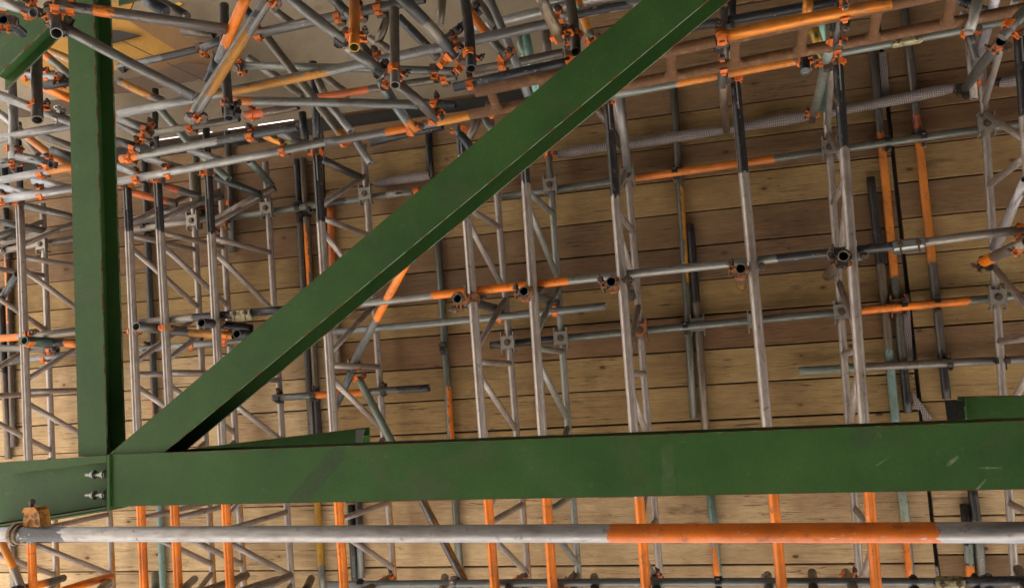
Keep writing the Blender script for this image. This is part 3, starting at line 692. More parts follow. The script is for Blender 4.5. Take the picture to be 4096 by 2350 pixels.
T('x6', (2, 1, 1010, 1020), (2, 1, 1700, 1075), DX+.10, 'dark inclined tube behind the beams right of post with orange tip', (.07, .07, .07), [((2, 1, 1390, 1050), None, OCH)], group='short tubes around the stub couplers')
T('x7', (2, 1, 1480, 980), (2, 2, 10, 1020), DX+.04, 'black tube leaving the open stub towards the green diagonal', DK, group='short tubes around the stub couplers')
T('x8', (2, 1, 190, 1115), (2, 1, 570, 1140), DX+.05, 'black tube with orange end beside the left open stub', DK, [((2, 1, 480, 1135), None, ORG)], group='short tubes around the stub couplers')
T('h1', (3, 4, 2080, 1400), (3, 4, 1500, 1412), DX+.02, 'black bottom edge ledger at the right corner', (.05, .055, .065), group=GC)
T('h2', (3, 4, 1495, 1412), (3, 2, 572, 1432), DX+.02, 'long bottom edge ledger running from sleeve to the mustard tube', (.13, .14, .14), [(None, (3, 4, 1345, 1418), DK)], w=58, group=GC)
# netting wrapped tube
def wrap(A_, B_, d, label, w=62):
    p, q = pt(A_, d), pt(B_, d); a, b, c = basis(q-p); n = 18; L_ = (q-p).length; N = max(6, int(L_/.06)); V = []; UV = []; Fc = []
    for i in range(N+1):
        t = i/N; rr = .031+.0035*math.sin(t*L_*9)+random.uniform(-.0012, .0012)
        if i in (0, N): rr = .026
        o = p.lerp(q, t)+UP*(.006*math.sin(t*L_*3.1))+b*.006*math.sin(t*L_*2.3)
        for j in range(n+1):
            an = 2*math.pi*j/n; V.append(o+(b*math.cos(an)+c*math.sin(an))*rr*(1+.05*math.sin(3*an+t*20))); UV.append((t*L_, j/n*.19))
    for i in range(N):
        for j in range(n): Fc.append([i*(n+1)+j, i*(n+1)+j+1, (i+1)*(n+1)+j+1, (i+1)*(n+1)+j])
    ob = mk('netting_roll', V, Fc, M['net'], None, (p+q)/2, True)
    uv = ob.data.uv_layers.new(name='UVMap'); uv.data.foreach_set('uv', [x for l in ob.data.loops for x in UV[l.vertex_index]])
    return tag(ob, label, 'netting', 'rolled debris netting along the upper boards')
wrap((1, 4, 2080, 565), (1, 4, 1815, 598), 5.55, 'short roll of netting at right edge right of the bare black piece')
wrap((1, 4, 1490, 640), (1, 4, 580, 815), 5.55, 'netting roll crossing the two dark deck tubes at upper right')
wrap((1, 4, 470, 835), (1, 3, 420, 1125), 5.55, 'long sagging netting roll crossing the black topped beams', 62)
wrap((1, 2, 1310, 1275), (1, 2, 910, 1330), 5.55, 'netting roll just left of the green diagonal')
wrap((2, 1, 1560, 190), (2, 1, 960, 235), 5.56, 'faint netting roll right of the green post')
T('n1', (1, 4, 1830, 592), (1, 4, 1480, 650), 5.55, 'bare black tube piece between two netting rolls', DK, group=GL)

# ------------------------------------------------------------------ stubs pointing down at the viewer
GS = 'open ended stubs pointing down from the deck'
def stub(key, c, label, base=(.12, .12, .115), paint=(), dn=4.62, df=5.56, lean=(0, 0)):
    a = pt(c, dn); b = Vector((a.x+lean[0], a.y+lean[1], CZ+df)); r = .0275
    o = tube_mesh('scaffold_tube', a, b, r, base, paint, bend=0); tag(o, label, 'tube', GS); TUBES[key] = (a, b, r)
stub('s1', (2, 2, 1508, 806), 'open stub first right of the green diagonal on the orange cross tube')
stub('s2', (2, 3, 172, 752), 'open stub between the two close beams on the orange cross tube')
stub('s3', (2, 3, 808, 683), 'open stub beside the beam at the grey start of the cross tube')
stub('s4', (2, 3, 1754, 588), 'open stub with orange patch beside the edge on beam', MUD, [(.7, .95, OCH)])
stub('s5', (2, 4, 690, 497), 'open stub on the black stretch of the cross tube at right', MUD)
stub('s6', (2, 1, 990, 1010), 'open stub just right of green post', df=5.1)
stub('s7', (2, 1, 1465, 982), 'dark open stub beside the third beam right of post', DK, df=5.1)
stub('s8', (2, 1, 176, 1112), 'open stub on the leftmost beam', (.05, .09, .08), df=5.1)
stub('s9', (2, 1, 1722, 1062), 'black open stub just above the lower end of green diagonal', DK, df=5.1)
GK = 'slanting tube tops at the bottom edge'
for k, (a, b, c, pa, lb) in enumerate([
    ((3, 4, 460, 1345), (3, 4, 478, 1520), DK, [], 'black tube top at bottom edge between two orange beam ends at right'),
    ((3, 3, 687, 1378), (3, 3, 690, 1520), DK, [], 'black tube top at bottom edge right of the close beams'),
    ((3, 2, 1418, 1378), (3, 2, 1385, 1540), MUD, [(.3, 1., OCH)], 'rusty orange tube top at bottom edge left of the slanting brace'),
    ((3, 2, 445, 1388), (3, 2, 370, 1520), DK, [], 'black tube top leaning right beside mustard tube'),
    ((3, 1, 1415, 1390), (3, 1, 1300, 1500), MUD, [], 'muddy tube top leaning right between orange beam ends'),
    ((3, 1, 790, 1405), (3, 1, 700, 1500), MUD, [], 'short muddy tube top at bottom edge near the left'),
    ((3, 1, 1130, 1362), (3, 1, 1135, 1520), (.05, .09, .09), [], 'dark tube top beside the teal deck tube'),
    ((3, 1, 462, 1382), (3, 1, 100, 1470), DK, [(.0, .35, (.05, .05, .05)), (.35, .8, ORG)], 'black and orange tube at bottom left leaning over the netting beam'),
    ((3, 1, 808, 1370), (3, 1, 440, 1480), ORG, [], 'solid orange tube leaning up to the right at bottom left'),
    ((3, 1, 1795, 1362), (3, 1, 1450, 1490), MUD, [], 'muddy slanting tube behind orange beam end at bottom'),
    ((3, 1, 2020, 1395), (3, 1, 1700, 1500), METAL, [], 'grey slanting tube at bottom edge left of mustard tube'),
    ((3, 2, 290, 1365), (3, 2, -20, 1490), METAL, [], 'grey slanting tube under the brace near mustard tube'),
    ((3, 2, 1020, 1385), (3, 2, 800, 1490), MUD, [], 'muddy slanting tube with orange coupler at bottom centre'),
    ((3, 3, 170, 1375), (3, 3, 0, 1530), MUD, [], 'muddy slanting tube coupled under close beam at bottom'),
    ((3, 3, 535, 1375), (3, 3, 380, 1530), MUD, [(.15, .9, (.5, .2, .06))], 'orange streaked slanting tube at bottom centre'),
    ((3, 3, 1118, 1362), (3, 3, 1150, 1530), DK, [], 'dark tube end held by orange coupler at bottom edge'),
    ((3, 4, 705, 1345), (3, 4, 790, 1520), MUD, [], 'muddy tube end held by orange coupler left of orange beam end'),
    ((3, 4, 135, 1365), (3, 4, 155, 1530), MUD, [], 'muddy tube end with chain coupler at bottom edge'),
    ((3, 4, 1960, 1320), (3, 4, 2060, 1500), DK, [], 'dark tube end at the bottom right corner')]):
    T('k%d' % k, a, b, (5.15, 4.62), lb, c, pa, group=GK)
# braces
GB = 'loose bracing tubes'
T('br1', (2, 2, 1150, 530), (2, 2, 735, 1310), (4.62, 5.15), 'inclined brace, orange upper half, emerging below the green diagonal', (.17, .18, .18), [(None, (2, 2, 905, 950), ORG)], group=GB)
T('br2', (2, 2, 790, 1385), (3, 2, 1600, 1480), (5.2, 4.85), 'long slanting brace, weathered teal above the chord and brown below', (.13, .12, .115), [(None, (3, 2, 1060, 440), (.16, .20, .17))], side=(XP, .62, (3, 2, 1240, 820), 1., OCH), group=GB)
T('br3', (2, 2, 745, 1330), (3, 2, 610, 160), (5.15, 5.4), 'dark short brace below the orange inclined brace', (.07, .08, .09), group=GB)
T('br4', (3, 1, -30, 1040), (3, 1, 175, 1500), (4.7, 4.7), 'slanting brace with orange upper part at lower left corner', METAL, [(None, (3, 1, 85, 1330), (.75, .27, .03))], group=GB)
T('br5', (2, 1, 130, 630), (2, 1, -30, 880), (4.9, 5.2), 'dark slanting brace at left edge behind leftmost beam', (.09, .10, .11), group=GB)
T('br6', (2, 4, 2015, -60), (2, 4, 1780, 440), (4.7, 5.25), 'pale lilac brace descending from the right edge', (.36, .34, .36), w=66, group=GB)
T('br7', (2, 4, 2030, 390), (2, 4, 1700, 545), (4.6, 5.2), 'stub brace with orange lower end at right edge', MUD, [((2, 4, 1790, 500), None, ORG)], w=80, group=GB)
T('br8', (1, 4, 1835, 300), (1, 4, 1560, 665), (4.3, 5.35), 'dark slanting brace under the orange coupler at upper right', (.11, .11, .105), w=72, group=GB)
T('br9', (1, 4, 1800, -30), (1, 4, 1640, 520), (4.2, 5.3), 'thin lilac brace crossing the ladder beam at upper right', (.36, .34, .38), w=50, group=GB)
T('br10', (1, 4, 583, 350), (1, 4, 468, 842), (3.95, 5.35), 'pale green brace hanging under the ladder beam', (.22, .24, .21), w=64, group=GB)
T('br11', (1, 4, 520, 150), (1, 4, 548, 790), (4.6, 5.45), 'teal tube behind the pale green brace', (.16, .34, .29), group=GB)
T('br12', (1, 3, 855, 700), (1, 3, 930, 1240), (4.85, 5.3), 'lilac grey brace right of the long black top', (.26, .25, .25), group=GB)
T('br13', (1, 3, 690, 760), (1, 3, 880, 1060), (5.0, 5.35), 'dull brace ending behind the long black top', (.13, .10, .08), group=GB)
T('br14', (2, 1, 960, 240), (2, 1, 1620, 60), (5.1, 5.2), 'dark inclined brace crossing the black beam tops right of post', (.15, .14, .13), group=GB)
T('br15', (2, 1, 1560, 240), (2, 2, 180, 0), (5.1, 5.1), 'muddy brace rising right from the third beam', (.17, .13, .11), group=GB)
T('br16', (2, 1, 20, 400), (2, 1, 560, 270), (5.1, 5.1), 'muddy brace crossing the leftmost beam', (.19, .16, .13), group=GB)
T('br17', (2, 1, 945, 30), (2, 1, 1290, 115), (4.9, 5.0), 'orange red tube behind the black beam tops', MUD, [(.1, .8, (.6, .14, .03))], group=GB)
T('br18', (1, 1, 1180, 1350), (2, 1, 1460, 70), (4.9, 5.0), 'dark tube with red patch right of the orange red one', (.10, .095, .09), [(.1, .4, RED)], group=GB)
T('br19', (1, 1, 1560, 1285), (1, 1, 1915, 1425), (4.9, 5.1), 'black brace sloping down right of third beam', (.05, .06, .065), group=GB)
T('br20', (1, 2, 520, 1155), (1, 2, 800, 1290), (4.9, 5.2), 'black brace sloping to the beam chord left of netting roll', (.06, .065, .07), group=GB)
T('br21', (1, 2, -10, 1165), (1, 2, 155, 1345), (4.9, 5.3), 'teal grey brace under the left end of welded chord', (.15, .19, .18), group=GB)
T('br22', (2, 1, 180, 130), (2, 1, 560, 225), (4.6, 4.8), 'dark grey brace behind leftmost beam top', (.13, .125, .12), group=GB)
T('br23', (2, 1, -20, 245), (2, 1, 330, 315), (4.9, 5.1), 'dull brace at left edge above the pale ledger', (.13, .125, .12), group=GB)
T('br24', (2, 1, -20, 350), (2, 1, 200, 290), (5.0, 5.2), 'grey green short brace at left edge', (.19, .2, .19), group=GB)

# ------------------------------------------------------------------ foreground tube clipped under the side beam
T('fg', (3, 1, -60, 1066), (3, 4, 2150, 1050), (2.87, 2.60), 'big foreground tube across the whole picture, orange towards the right', (.42, .40, .40),
  [((3, 1, 165, 1066), (3, 1, 480, 1066), (.09, .10, .12)), ((3, 3, 805, 1075), (3, 4, 1370, 1055), (.72, .17, .014))], w=125, bend=0, group='scaffold tubes near the viewer')
fp, fa, fr_ = on_tube('fg', (3, 1, 150, 1066))
cl = thing('girder_clamp', fp, 'orange girder clip holding the foreground tube to side beam, lower left', 'clamp')
tp = pt((3, 1, 215, 985), 3.045)
g = Geo(); sdv = fa.cross(UP).normalized()
# curved jaw: a bent plate leaning over the tube
prof = [(-.046, .012), (-.036, .06), (-.012, .105), (.02, .118), (.034, .105), (.022, .06), (.016, .03)]
a0 = on_tube('fg', (3, 1, 190, 1066))[0]; yv = Vector((0, -1, 0)); yv = (yv-fa*yv.dot(fa)).normalized(); zv = fa.cross(yv); zv = zv if zv.z > 0 else -zv
a0 = on_tube('fg', (3, 1, 215, 1066))[0]
ocm = painted('ochre_clip', (.62, .24, .03), (.72, .31, .045), .6, (.13, .06, .03), (.50, .62), 30)
g = Geo(); g.prism([a0+fa*x+yv*y+zv*.004 for x, y in [(-.040, .006), (-.034, .075), (-.024, .098), (.024, .100), (.038, .088), (.052, .026), (.030, .032), (.012, .052), (0, .058), (-.010, .050), (-.022, .020)]], zv*.05); g.make('jaw', ocm, cl)
g = Geo(); g.prism([a0+fa*x+yv*y-zv*.002 for x, y in [(-.036, .082), (-.026, .100), (.026, .102), (.038, .088)]], zv*.006); g.make('jaw', ocm, cl)
g = Geo(); g.strap(a0-fa*.060, fa, yv, -2.9, 2.9, fr_+.001, fr_+.009, .040, 20); g.strap(a0-fa*.066, fa, yv, -.6, 2.9, fr_+.008, fr_+.014, .018, 14); g.make('band', painted('rusty_band', (.30, .22, .14), (.22, .15, .09), .6, (.12, .07, .04), (.5, .62), 40, .2), cl)
g = Geo(); q = a0+zv*.02-fa*.012; g.cyl(q+yv*.09, q+yv*.130, .0075, 10); g.cyl(q+yv*.112, q+yv*.126, .014, 6); g.make('bolt', M['bolt'], cl)

# ------------------------------------------------------------------ tangle of tubes over the upper half
GT = 'tangled tubes above the upper left'
N = METAL
T('t1', (1, 1, -40, -12), (1, 1, 245, 92), 2.90, 'thick grey tube in the top left corner', (.30, .29, .28), w=80, group=GT)
T('t2', (1, 1, 20, 140), (1, 1, 160, 240), (2.75, 2.98), 'short dark tube in front of the green corner brace', (.09, .10, .12), w=74, group=GT)
T('t3', (1, 1, 400, 38), (1, 1, 1650, 214), (2.88, 3.25), 'tube crossing the top of green post with black and orange stretch', (.20, .175, .155), [((1, 1, 545, 60), (1, 1, 675, 75), (.04, .042, .05)), ((1, 1, 675, 75), (1, 1, 822, 96), ORG)], w=80, group=GT)
T('t4', (1, 1, 440, 186), (1, 1, 1415, 705), (2.92, 3.2), 'grey tube slanting across the upper part of green post', (.185, .175, .165), [(.40, .44, (.14, .22, .17))], w=76, group=GT)
T('t5', (1, 1, 398, 70), (1, 1, 412, 244), (3.0, 2.86), 'short open ended grey tube hanging at the top left joint', (.17, .165, .155), w=84, group=GT)
T('t6', (1, 1, 268, 380), (1, 1, 272, 874), (3.3, 3.12), 'brown grey open ended tube just left of green post', (.13, .105, .09), w=80, group=GT)
T('t7', (1, 1, 82, 560), (1, 1, 95, 1160), 3.75, 'pale upright tube at left behind the brown grey one', (.28, .27, .265), w=66, group=GT)
T('t8', (1, 1, -40, 680), (1, 1, 540, 893), 3.55, 'pale tube sloping behind brown grey open tube', (.25, .24, .23), w=68, group=GT)
T('t9', (1, 1, -40, 1015), (1, 1, 560, 902), 3.75, 'pale ledger left of green post below the open tube', (.27, .26, .26), w=66, group=GT)
T('t10', (1, 1, 120, 546), (1, 1, 560, 554), 4.3, 'bright tube below green corner brace', (.33, .32, .33), group=GT)
T('t11', (1, 1, 330, 362), (1, 1, 560, 460), 4.6, 'orange edged tube under the green corner brace', (.25, .24, .23), side=(DNM, -.3, 0., 1., OCH), group=GT)
T('t12', (1, 1, 300, 375), (1, 1, 560, 590), 4.3, 'orange then grey tube left of green post', (.21, .20, .18), [(None, .3, ORG)], w=60, group=GT)
T('t13', (1, 1, 325, 625), (1, 1, 560, 588), 4.1, 'black tube end among orange couplers left of green post', DK, group=GT)
T('t14', (1, 1, 320, 640), (1, 1, 560, 735), 4.2, 'orange tube under the couplers left of green post', ORG, group=GT)
T('t15', (1, 1, 120, 935), (1, 1, 560, 1268), 4.35, 'orange brace sloping down to the green post', N, [((1, 1, 190, 990), None, (.72, .25, .04))], w=56, group=GT)
T('t15b', (1, 1, -40, 800), (1, 1, 150, 950), 4.5, 'thin pale tube at left above the orange brace', (.33, .32, .33), group=GT)
T('t16', (1, 1, 378, 1092), (1, 1, 560, 1152), 4.0, 'dark open ended tube at left edge of green post', (.07, .075, .08), w=56, group=GT)
T('t17', (1, 1, 130, 1138), (1, 1, 372, 1195), 3.75, 'pale tube ending in orange coupler left of post', (.24, .24, .25), w=62, group=GT)
T('t17b', (1, 1, -40, 1200), (1, 1, 130, 1178), 3.8, 'grey tube at left edge behind coupler', (.16, .16, .16), group=GT)
T('t18', (1, 1, -40, 1322), (1, 1, 560, 1207), 3.95, 'ledger left of green post, grey then orange', (.28, .28, .285), [((1, 1, 350, 1245), None, (.75, .27, .05))], w=58, group=GT)
T('t18b', (1, 1, 245, 1300), (1, 1, 560, 1385), 4.3, 'pale lacing tube under the orange ledger left of post', (.28, .28, .29), group=GT)
T('t19b', (1, 1, 160, 985), (1, 1, 280, 1120), 4.6, 'thin muddy tube behind the orange brace', (.17, .15, .13), group=GT)
T('t20', (1, 1, 300, 985), (1, 1, 560, 1080), 4.7, 'dull brown tube under the pale ledger at left', (.12, .10, .085), group=GT)
T('t22', (1, 1, 860, 492), (1, 1, 1500, 345), 4.1, 'half black tube under the golden plywood', (.16, .165, .17), [((1, 1, 1180, 420), None, (.045, .045, .05))], w=52, group=GT)
T('t22b', (1, 1, 1470, 350), (1, 1, 1660, 268), 3.85, 'dark tube end beside the orange coupler under the plywood', (.09, .09, .09), w=60, group=GT)
T('t22c', (1, 1, 1885, 242), (1, 2, 1270, -12), 3.65, 'grey ledger just under the soffit at the top', (.165, .16, .15), w=74, group=GT)
T('t22d', (1, 1, 1330, 225), (1, 1, 1560, 250), 4.0, 'muddy short tube behind orange coupler at top', (.12, .095, .07), group=GT)
T('t23', (1, 1, 1795, -30), (1, 1, 1598, 440), (3.15, 3.4), 'inclined tube, orange above and grey below, at top', (.17, .165, .15), [(None, (1, 1, 1660, 325), ORG)], w=80, group=GT)
T('t23b', (1, 1, 1610, 395), (1, 1, 1545, 530), 3.75, 'dark tube tip under the inclined orange tube', (.04, .045, .05), w=76, group=GT)
T('t24', (1, 2, 145, -30), (1, 1, 1378, 885), (2.98, 3.08), 'long inclined grey tube streaked with orange on its lower side', (.22, .21, .20), [(.12, .16, (.07, .07, .08))], w=88, side=(Vector((1, .9, -.2)), .35, .28, .78, OCH), group=GT)
T('t25', (1, 1, 870, 828), (1, 3, 365, 172), 3.5, 'long ledger rising right from green post, orange underneath', (.26, .255, .25), w=72, side=(DNY, .5, (1, 1, 1600, 660), (1, 2, 575, 510), OCH), group=GT, bend=.004)
T('t26', (1, 1, 1700, 735), (1, 2, 1225, 762), 3.62, 'level grey tube with orange end pointing at the joint', (.225, .23, .215), [(None, (1, 1, 1850, 738), (.66, .22, .04))], w=64, group=GT)
T('t27', (1, 1, 1632, 40), (1, 1, 1668, 862), (3.55, 3.35), 'upright dark tube with open lower end in the upper left joint', (.09, .085, .08), w=68, group=GT)
T('t28', (1, 1, 1735, 478), (1, 2, 1520, 522), 4.0, 'long greenish tube passing behind the upper joints', (.19, .205, .19), w=58, group=GT)
T('t29', (1, 1, 880, 1158), (1, 2, 345, 922), 3.95, 'ledger from green post, grey left and black open right end', (.27, .265, .255), [(None, (1, 1, 1000, 1130), ORG), ((1, 1, 1580, 1010), None, (.06, .065, .07))], w=60, group=GT)
T('t31', (1, 2, 552, 1035), (1, 2, 1830, 792), 3.98, 'ledger with orange stretches running into the green diagonal', (.19, .18, .17), [(None, (1, 2, 640, 1015), (.08, .08, .08)), ((1, 2, 995, 945), (1, 2, 1135, 920), ORG), ((1, 2, 1370, 880), None, (.64, .25, .04))], w=60, group=GT)
T('t31b', (1, 2, 880, 1035), (1, 2, 1400, 915), 4.3, 'black tube just under the orange stretched ledger', DK, group=GT)
T('t32', (1, 1, 1035, 985), (1, 1, 1740, 862), 4.2, 'muddy short ledger between two orange couplers', (.19, .17, .14), w=54, group=GT)
T('t34', (1, 1, 1165, 795), (1, 1, 1410, 1080), 4.8, 'greenish brace behind the short ledger, upper part', (.16, .19, .175), group=GT)
T('t34b', (1, 1, 1400, 1060), (1, 1, 1665, 1305), 4.9, 'greenish brace behind the welded chord, lower part', (.16, .19, .175), group=GT)
T('t35', (1, 1, 870, 592), (1, 1, 1185, 735), 4.4, 'brown grey tube with orange lower edge right of the post', (.15, .13, .12), side=(DNM, -.2, .1, .8, OCH), group=GT)
T('t36', (1, 1, 870, 862), (1, 1, 1075, 935), 4.0, 'thick grey tube stub right of post above the coupler', (.22, .215, .205), w=62, group=GT)
T('t36b', (1, 1, 870, 905), (1, 1, 1110, 1045), 4.4, 'dull sloping tube behind the stub right of post', (.15, .135, .12), group=GT)
T('t36c', (1, 1, 860, 1030), (1, 1, 990, 1072), 3.9, 'dark stub end at coupler right of post', (.06, .062, .065), w=64, group=GT)
T('t37', (1, 1, 1780, 840), (1, 2, 350, 772), 4.4, 'brown tube with worn red paint behind the upper joint', (.15, .11, .09), [((1, 1, 1800, 835), (1, 1, 1920, 808), RED), ((1, 2, 0, 825), (1, 2, 90, 805), RED)], group=GT)
T('t38', (1, 2, 118, 268), (1, 2, 692, 1015), (3.85, 4.05), 'long brace with orange tip ending in a swivel', (.185, .165, .14), [((1, 2, 655, 955), None, (.75, .28, .04))], w=66, group=GT)
T('t39', (1, 2, 270, -25), (1, 2, 695, 312), (3.1, 3.2), 'thick grey tube sloping down to the orange upright', (.185, .19, .185), w=82, group=GT)
T('t40', (1, 2, 738, 365), (1, 2, 945, 512), (3.2, 3.28), 'thick grey tube sloping from orange upright to the next joint', (.17, .165, .155), w=84, group=GT)
T('t41', (1, 2, 945, 580), (1, 2, 1200, 955), (3.6, 3.75), 'blue grey brace with orange tip at upper middle', (.21, .235, .235), [((1, 2, 1150, 868), None, (.78, .27, .04))], w=72, group=GT)
T('t42', (1, 2, 1065, 600), (1, 2, 1350, 862), (3.4, 3.6), 'brown grey brace beside the blue grey one', (.165, .145, .125), w=74, group=GT)
T('t43', (1, 2, 585, 765), (1, 2, 735, 955), 4.7, 'thin lilac brace above the welded chord', (.24, .235, .24), group=GT)
T('t43b', (1, 2, 735, 960), (1, 2, 875, 1190), 4.9, 'thin lilac brace dropping below the orange ledger', (.23, .225, .23), group=GT)
T('t44', (1, 2, 757, -30), (1, 2, 759, 346), (3.15, 2.98), 'bright orange upright with open lower end at the top', (.62, .20, .025), w=78, group=GT)
T('t45', (1, 2, 1050, 70), (1, 2, 1056, 622), (3.4, 3.2), 'brown grey upright with open lower end at top centre', (.16, .14, .115), w=72, group=GT)
T('t46', (1, 2, 1090, -30), (1, 2, 1492, 412), (3.0, 3.22), 'thick tube, black grey black, sloping down at top centre', (.20, .175, .145), [(None, (1, 2, 1280, 160), (.05, .052, .058)), ((1, 2, 1375, 285), None, (.06, .062, .07))], w=88, group=GT)
T('t47', (1, 2, 1080, 125), (1, 2, 1370, 425), (3.85, 3.95), 'dark brace behind the thick black grey tube', (.075, .08, .085), [((1, 2, 1285, 330), None, (.14, .13, .12))], w=66, group=GT)
T('t48', (1, 2, 1562, -30), (1, 2, 1610, 500), (3.35, 3.15), 'black upright with open end in top centre joint', (.05, .05, .052), w=72, group=GT)
T('t49', (1, 2, 1735, -30), (1, 3, 205, 700), (3.85, 4.0), 'long grey brace crossing into the green diagonal', (.20, .205, .2), w=62, group=GT)
T('t50', (1, 2, 1530, -20), (1, 2, 1860, 412), (3.65, 3.75), 'brace with orange middle stretch at top', (.18, .18, .175), [((1, 2, 1610, 80), (1, 2, 1740, 245), ORG)], w=68, group=GT)
T('t50b', (1, 2, 1630, -20), (1, 2, 1790, 200), 4.1, 'dull tube behind the orange stretch brace', (.15, .13, .11), group=GT)
T('t51', (1, 2, 1485, 636), (1, 3, 510, 448), 3.65, 'black ledger with open left end reaching the green diagonal', (.05, .055, .065), w=68, group=GT)
T('t54', (1, 3, 290, -30), (1, 3, 452, 290), (2.95, 3.1), 'thick blotched brown tube at top beside the green diagonal', (.19, .14, .09), [(.1, .16, (.08, .06, .045)), (.3, .33, (.09, .07, .05))], w=88, group=GT)
T('t55', (1, 3, 508, -30), (1, 3, 552, 378), (3.4, 3.2), 'dark brown upright with open end beside green diagonal', (.10, .08, .065), w=74, group=GT)
T('t56', (1, 3, 555, -20), (1, 3, 665, 285), 3.9, 'tube with peeling orange and green paint beside the diagonal', (.16, .19, .13), [(.05, .3, ORG), (.45, .8, (.6, .24, .03))], w=54, group=GT)
T('t57', (1, 2, 1570, 222), (1, 3, 560, 20), 4.3, 'pale ledger at the top behind the blotched tube', (.34, .335, .325), group=GT)
T('t57b', (1, 3, 340, 36), (1, 3, 900, -45), 4.35, 'second pale ledger in the top row', (.33, .325, .32), group=GT)
T('t58', (1, 3, 440, 132), (1, 3, 1080, 8), 3.5, 'stained steel rail along the top edge reaching green diagonal', (.26, .26, .25), side=(DNY, .3, .1, .8, (.04, .04, .045)), w=70, group=GT)
T('t59', (1, 2, 1630, 512), (1, 3, 460, 383), 4.05, 'muddy ledger behind the long grey brace', (.15, .13, .11), w=60, group=GT)
T('t60', (1, 2, 1402, -20), (1, 2, 1380, 180), 4.6, 'thin muddy upright at the top', (.17, .14, .11), group=GT)
T('t60b', (1, 2, 1003, 90), (1, 2, 930, 310), 4.6, 'thin muddy brace left of brown grey upright', (.16, .13, .105), group=GT)
T('t60c', (1, 2, 925, 312), (1, 2, 1020, 372), 4.6, 'thin muddy brace meeting the other at its elbow', (.16, .13, .105), group=GT)
T('t61', (1, 3, 190, 262), (1, 3, 275, 700), 4.6, 'teal tube behind the long grey brace', (.20, .38, .34), group=GT)
T('t61b', (1, 3, 150, 260), (1, 3, 175, 400), 4.7, 'greenish upright behind the grey brace', (.17, .22, .18), group=GT)
T('t61c', (1, 3, 330, 215), (1, 3, 345, 480), 4.5, 'dull upright right of the teal tube', (.17, .145, .12), group=GT)
T('t62', (1, 2, 458, 452), (1, 2, 485, 1010), 4.75, 'black upright through the middle of the tangle', (.03, .032, .036), group=GT)
T('t62b', (1, 2, 380, 820), (1, 2, 402, 1020), 4.8, 'short black upright beside the black open ledger end', (.03, .032, .036), group=GT)
T('t62c', (1, 1, 1500, 935), (1, 1, 1525, 1300), 4.95, 'black upright right of the white slit', (.035, .035, .04), group=GT)
T('t62d', (1, 1, 1128, 650), (1, 1, 1140, 1180), 4.9, 'dark upright behind the rising ledger right of post', (.05, .048, .046), group=GT)
T('t63', (1, 2, 480, 712), (1, 2, 1500, 560), 4.3, 'brown ledger with worn red orange paint in middle', (.16, .14, .115), [((1, 2, 500, 708), (1, 2, 885, 650), (.55, .13, .03))], w=56, group=GT)
T('t64', (1, 2, -10, 425), (1, 2, 385, 705), 4.4, 'muddy brace ending behind the level grey tube', (.17, .15, .125), group=GT)
T('t64b', (1, 2, 545, 560), (1, 2, 720, 690), 4.5, 'muddy brace right of the black upright', (.15, .13, .11), group=GT)
T('t64c', (1, 2, 495, 575), (1, 2, 545, 700), 4.6, 'short muddy tube crossing behind long brace', (.17, .15, .12), group=GT)
T('t64d', (1, 2, 800, 310), (1, 2, 900, 430), 4.1, 'short dark brace right of orange upright', (.10, .085, .07), group=GT)
T('t65', (1, 2, 215, 965), (1, 2, 432, 1078), 4.1, 'grey tube welded onto the chord below black open end', (.22, .215, .21), w=62, group=GT)
T('t65b', (1, 2, 115, 985), (1, 2, 260, 1035), 4.25, 'orange tube end below the black ledger', (.72, .27, .04), group=GT)
T('t66', (1, 2, 1225, 745), (1, 2, 1500, 765), 4.0, 'blackened tube piece under the small bright slit', (.06, .065, .07), w=60, group=GT)
T('t67', (1, 2, 1530, 980), (1, 2, 1625, 1110), 4.5, 'black brace tip touching the green diagonal', (.05, .055, .06), group=GT)
T('t67b', (1, 2, 1665, 850), (1, 2, 1590, 1010), 4.9, 'dull thin brace above green diagonal', (.16, .13, .11), group=GT)
T('t67c', (1, 2, 1700, 850), (1, 2, 1770, 960), 4.9, 'grey thin brace close to the green diagonal', (.17, .16, .15), group=GT)
T('t68', (1, 2, 1180, 1400), (1, 2, 1000, 1420), 5.3, 'grey ledger piece at the netting roll', N, group=GT)
T('t69', (1, 2, 1540, 190), (1, 2, 1490, 230), 3.9, 'small black tube end at top centre', DK, w=60, group=GT)
T('t70', (1, 1, 1040, -30), (1, 1, 1200, 80), 3.4, 'thick black tube in the top edge right of post', (.06, .065, .08), w=84, group=GT)
T('t70b', (1, 1, 1190, 30), (1, 1, 1345, 112), 3.6, 'thick dark brown tube after the black one', (.075, .06, .05), w=74, group=GT)
T('t71', (1, 1, 1725, -30), (1, 1, 1850, 150), 3.6, 'blue black brace behind the inclined orange tube', (.07, .08, .09), w=64, group=GT)
T('t72', (1, 2, 590, -20), (1, 2, 700, 90), 3.5, 'dark brace at the top left of orange upright', (.09, .085, .08), w=70, group=GT)
T('t73', (1, 2, 175, 75), (1, 2, 310, 175), 4.3, 'thin muddy brace right of the inclined long tube', (.14, .12, .10), group=GT)

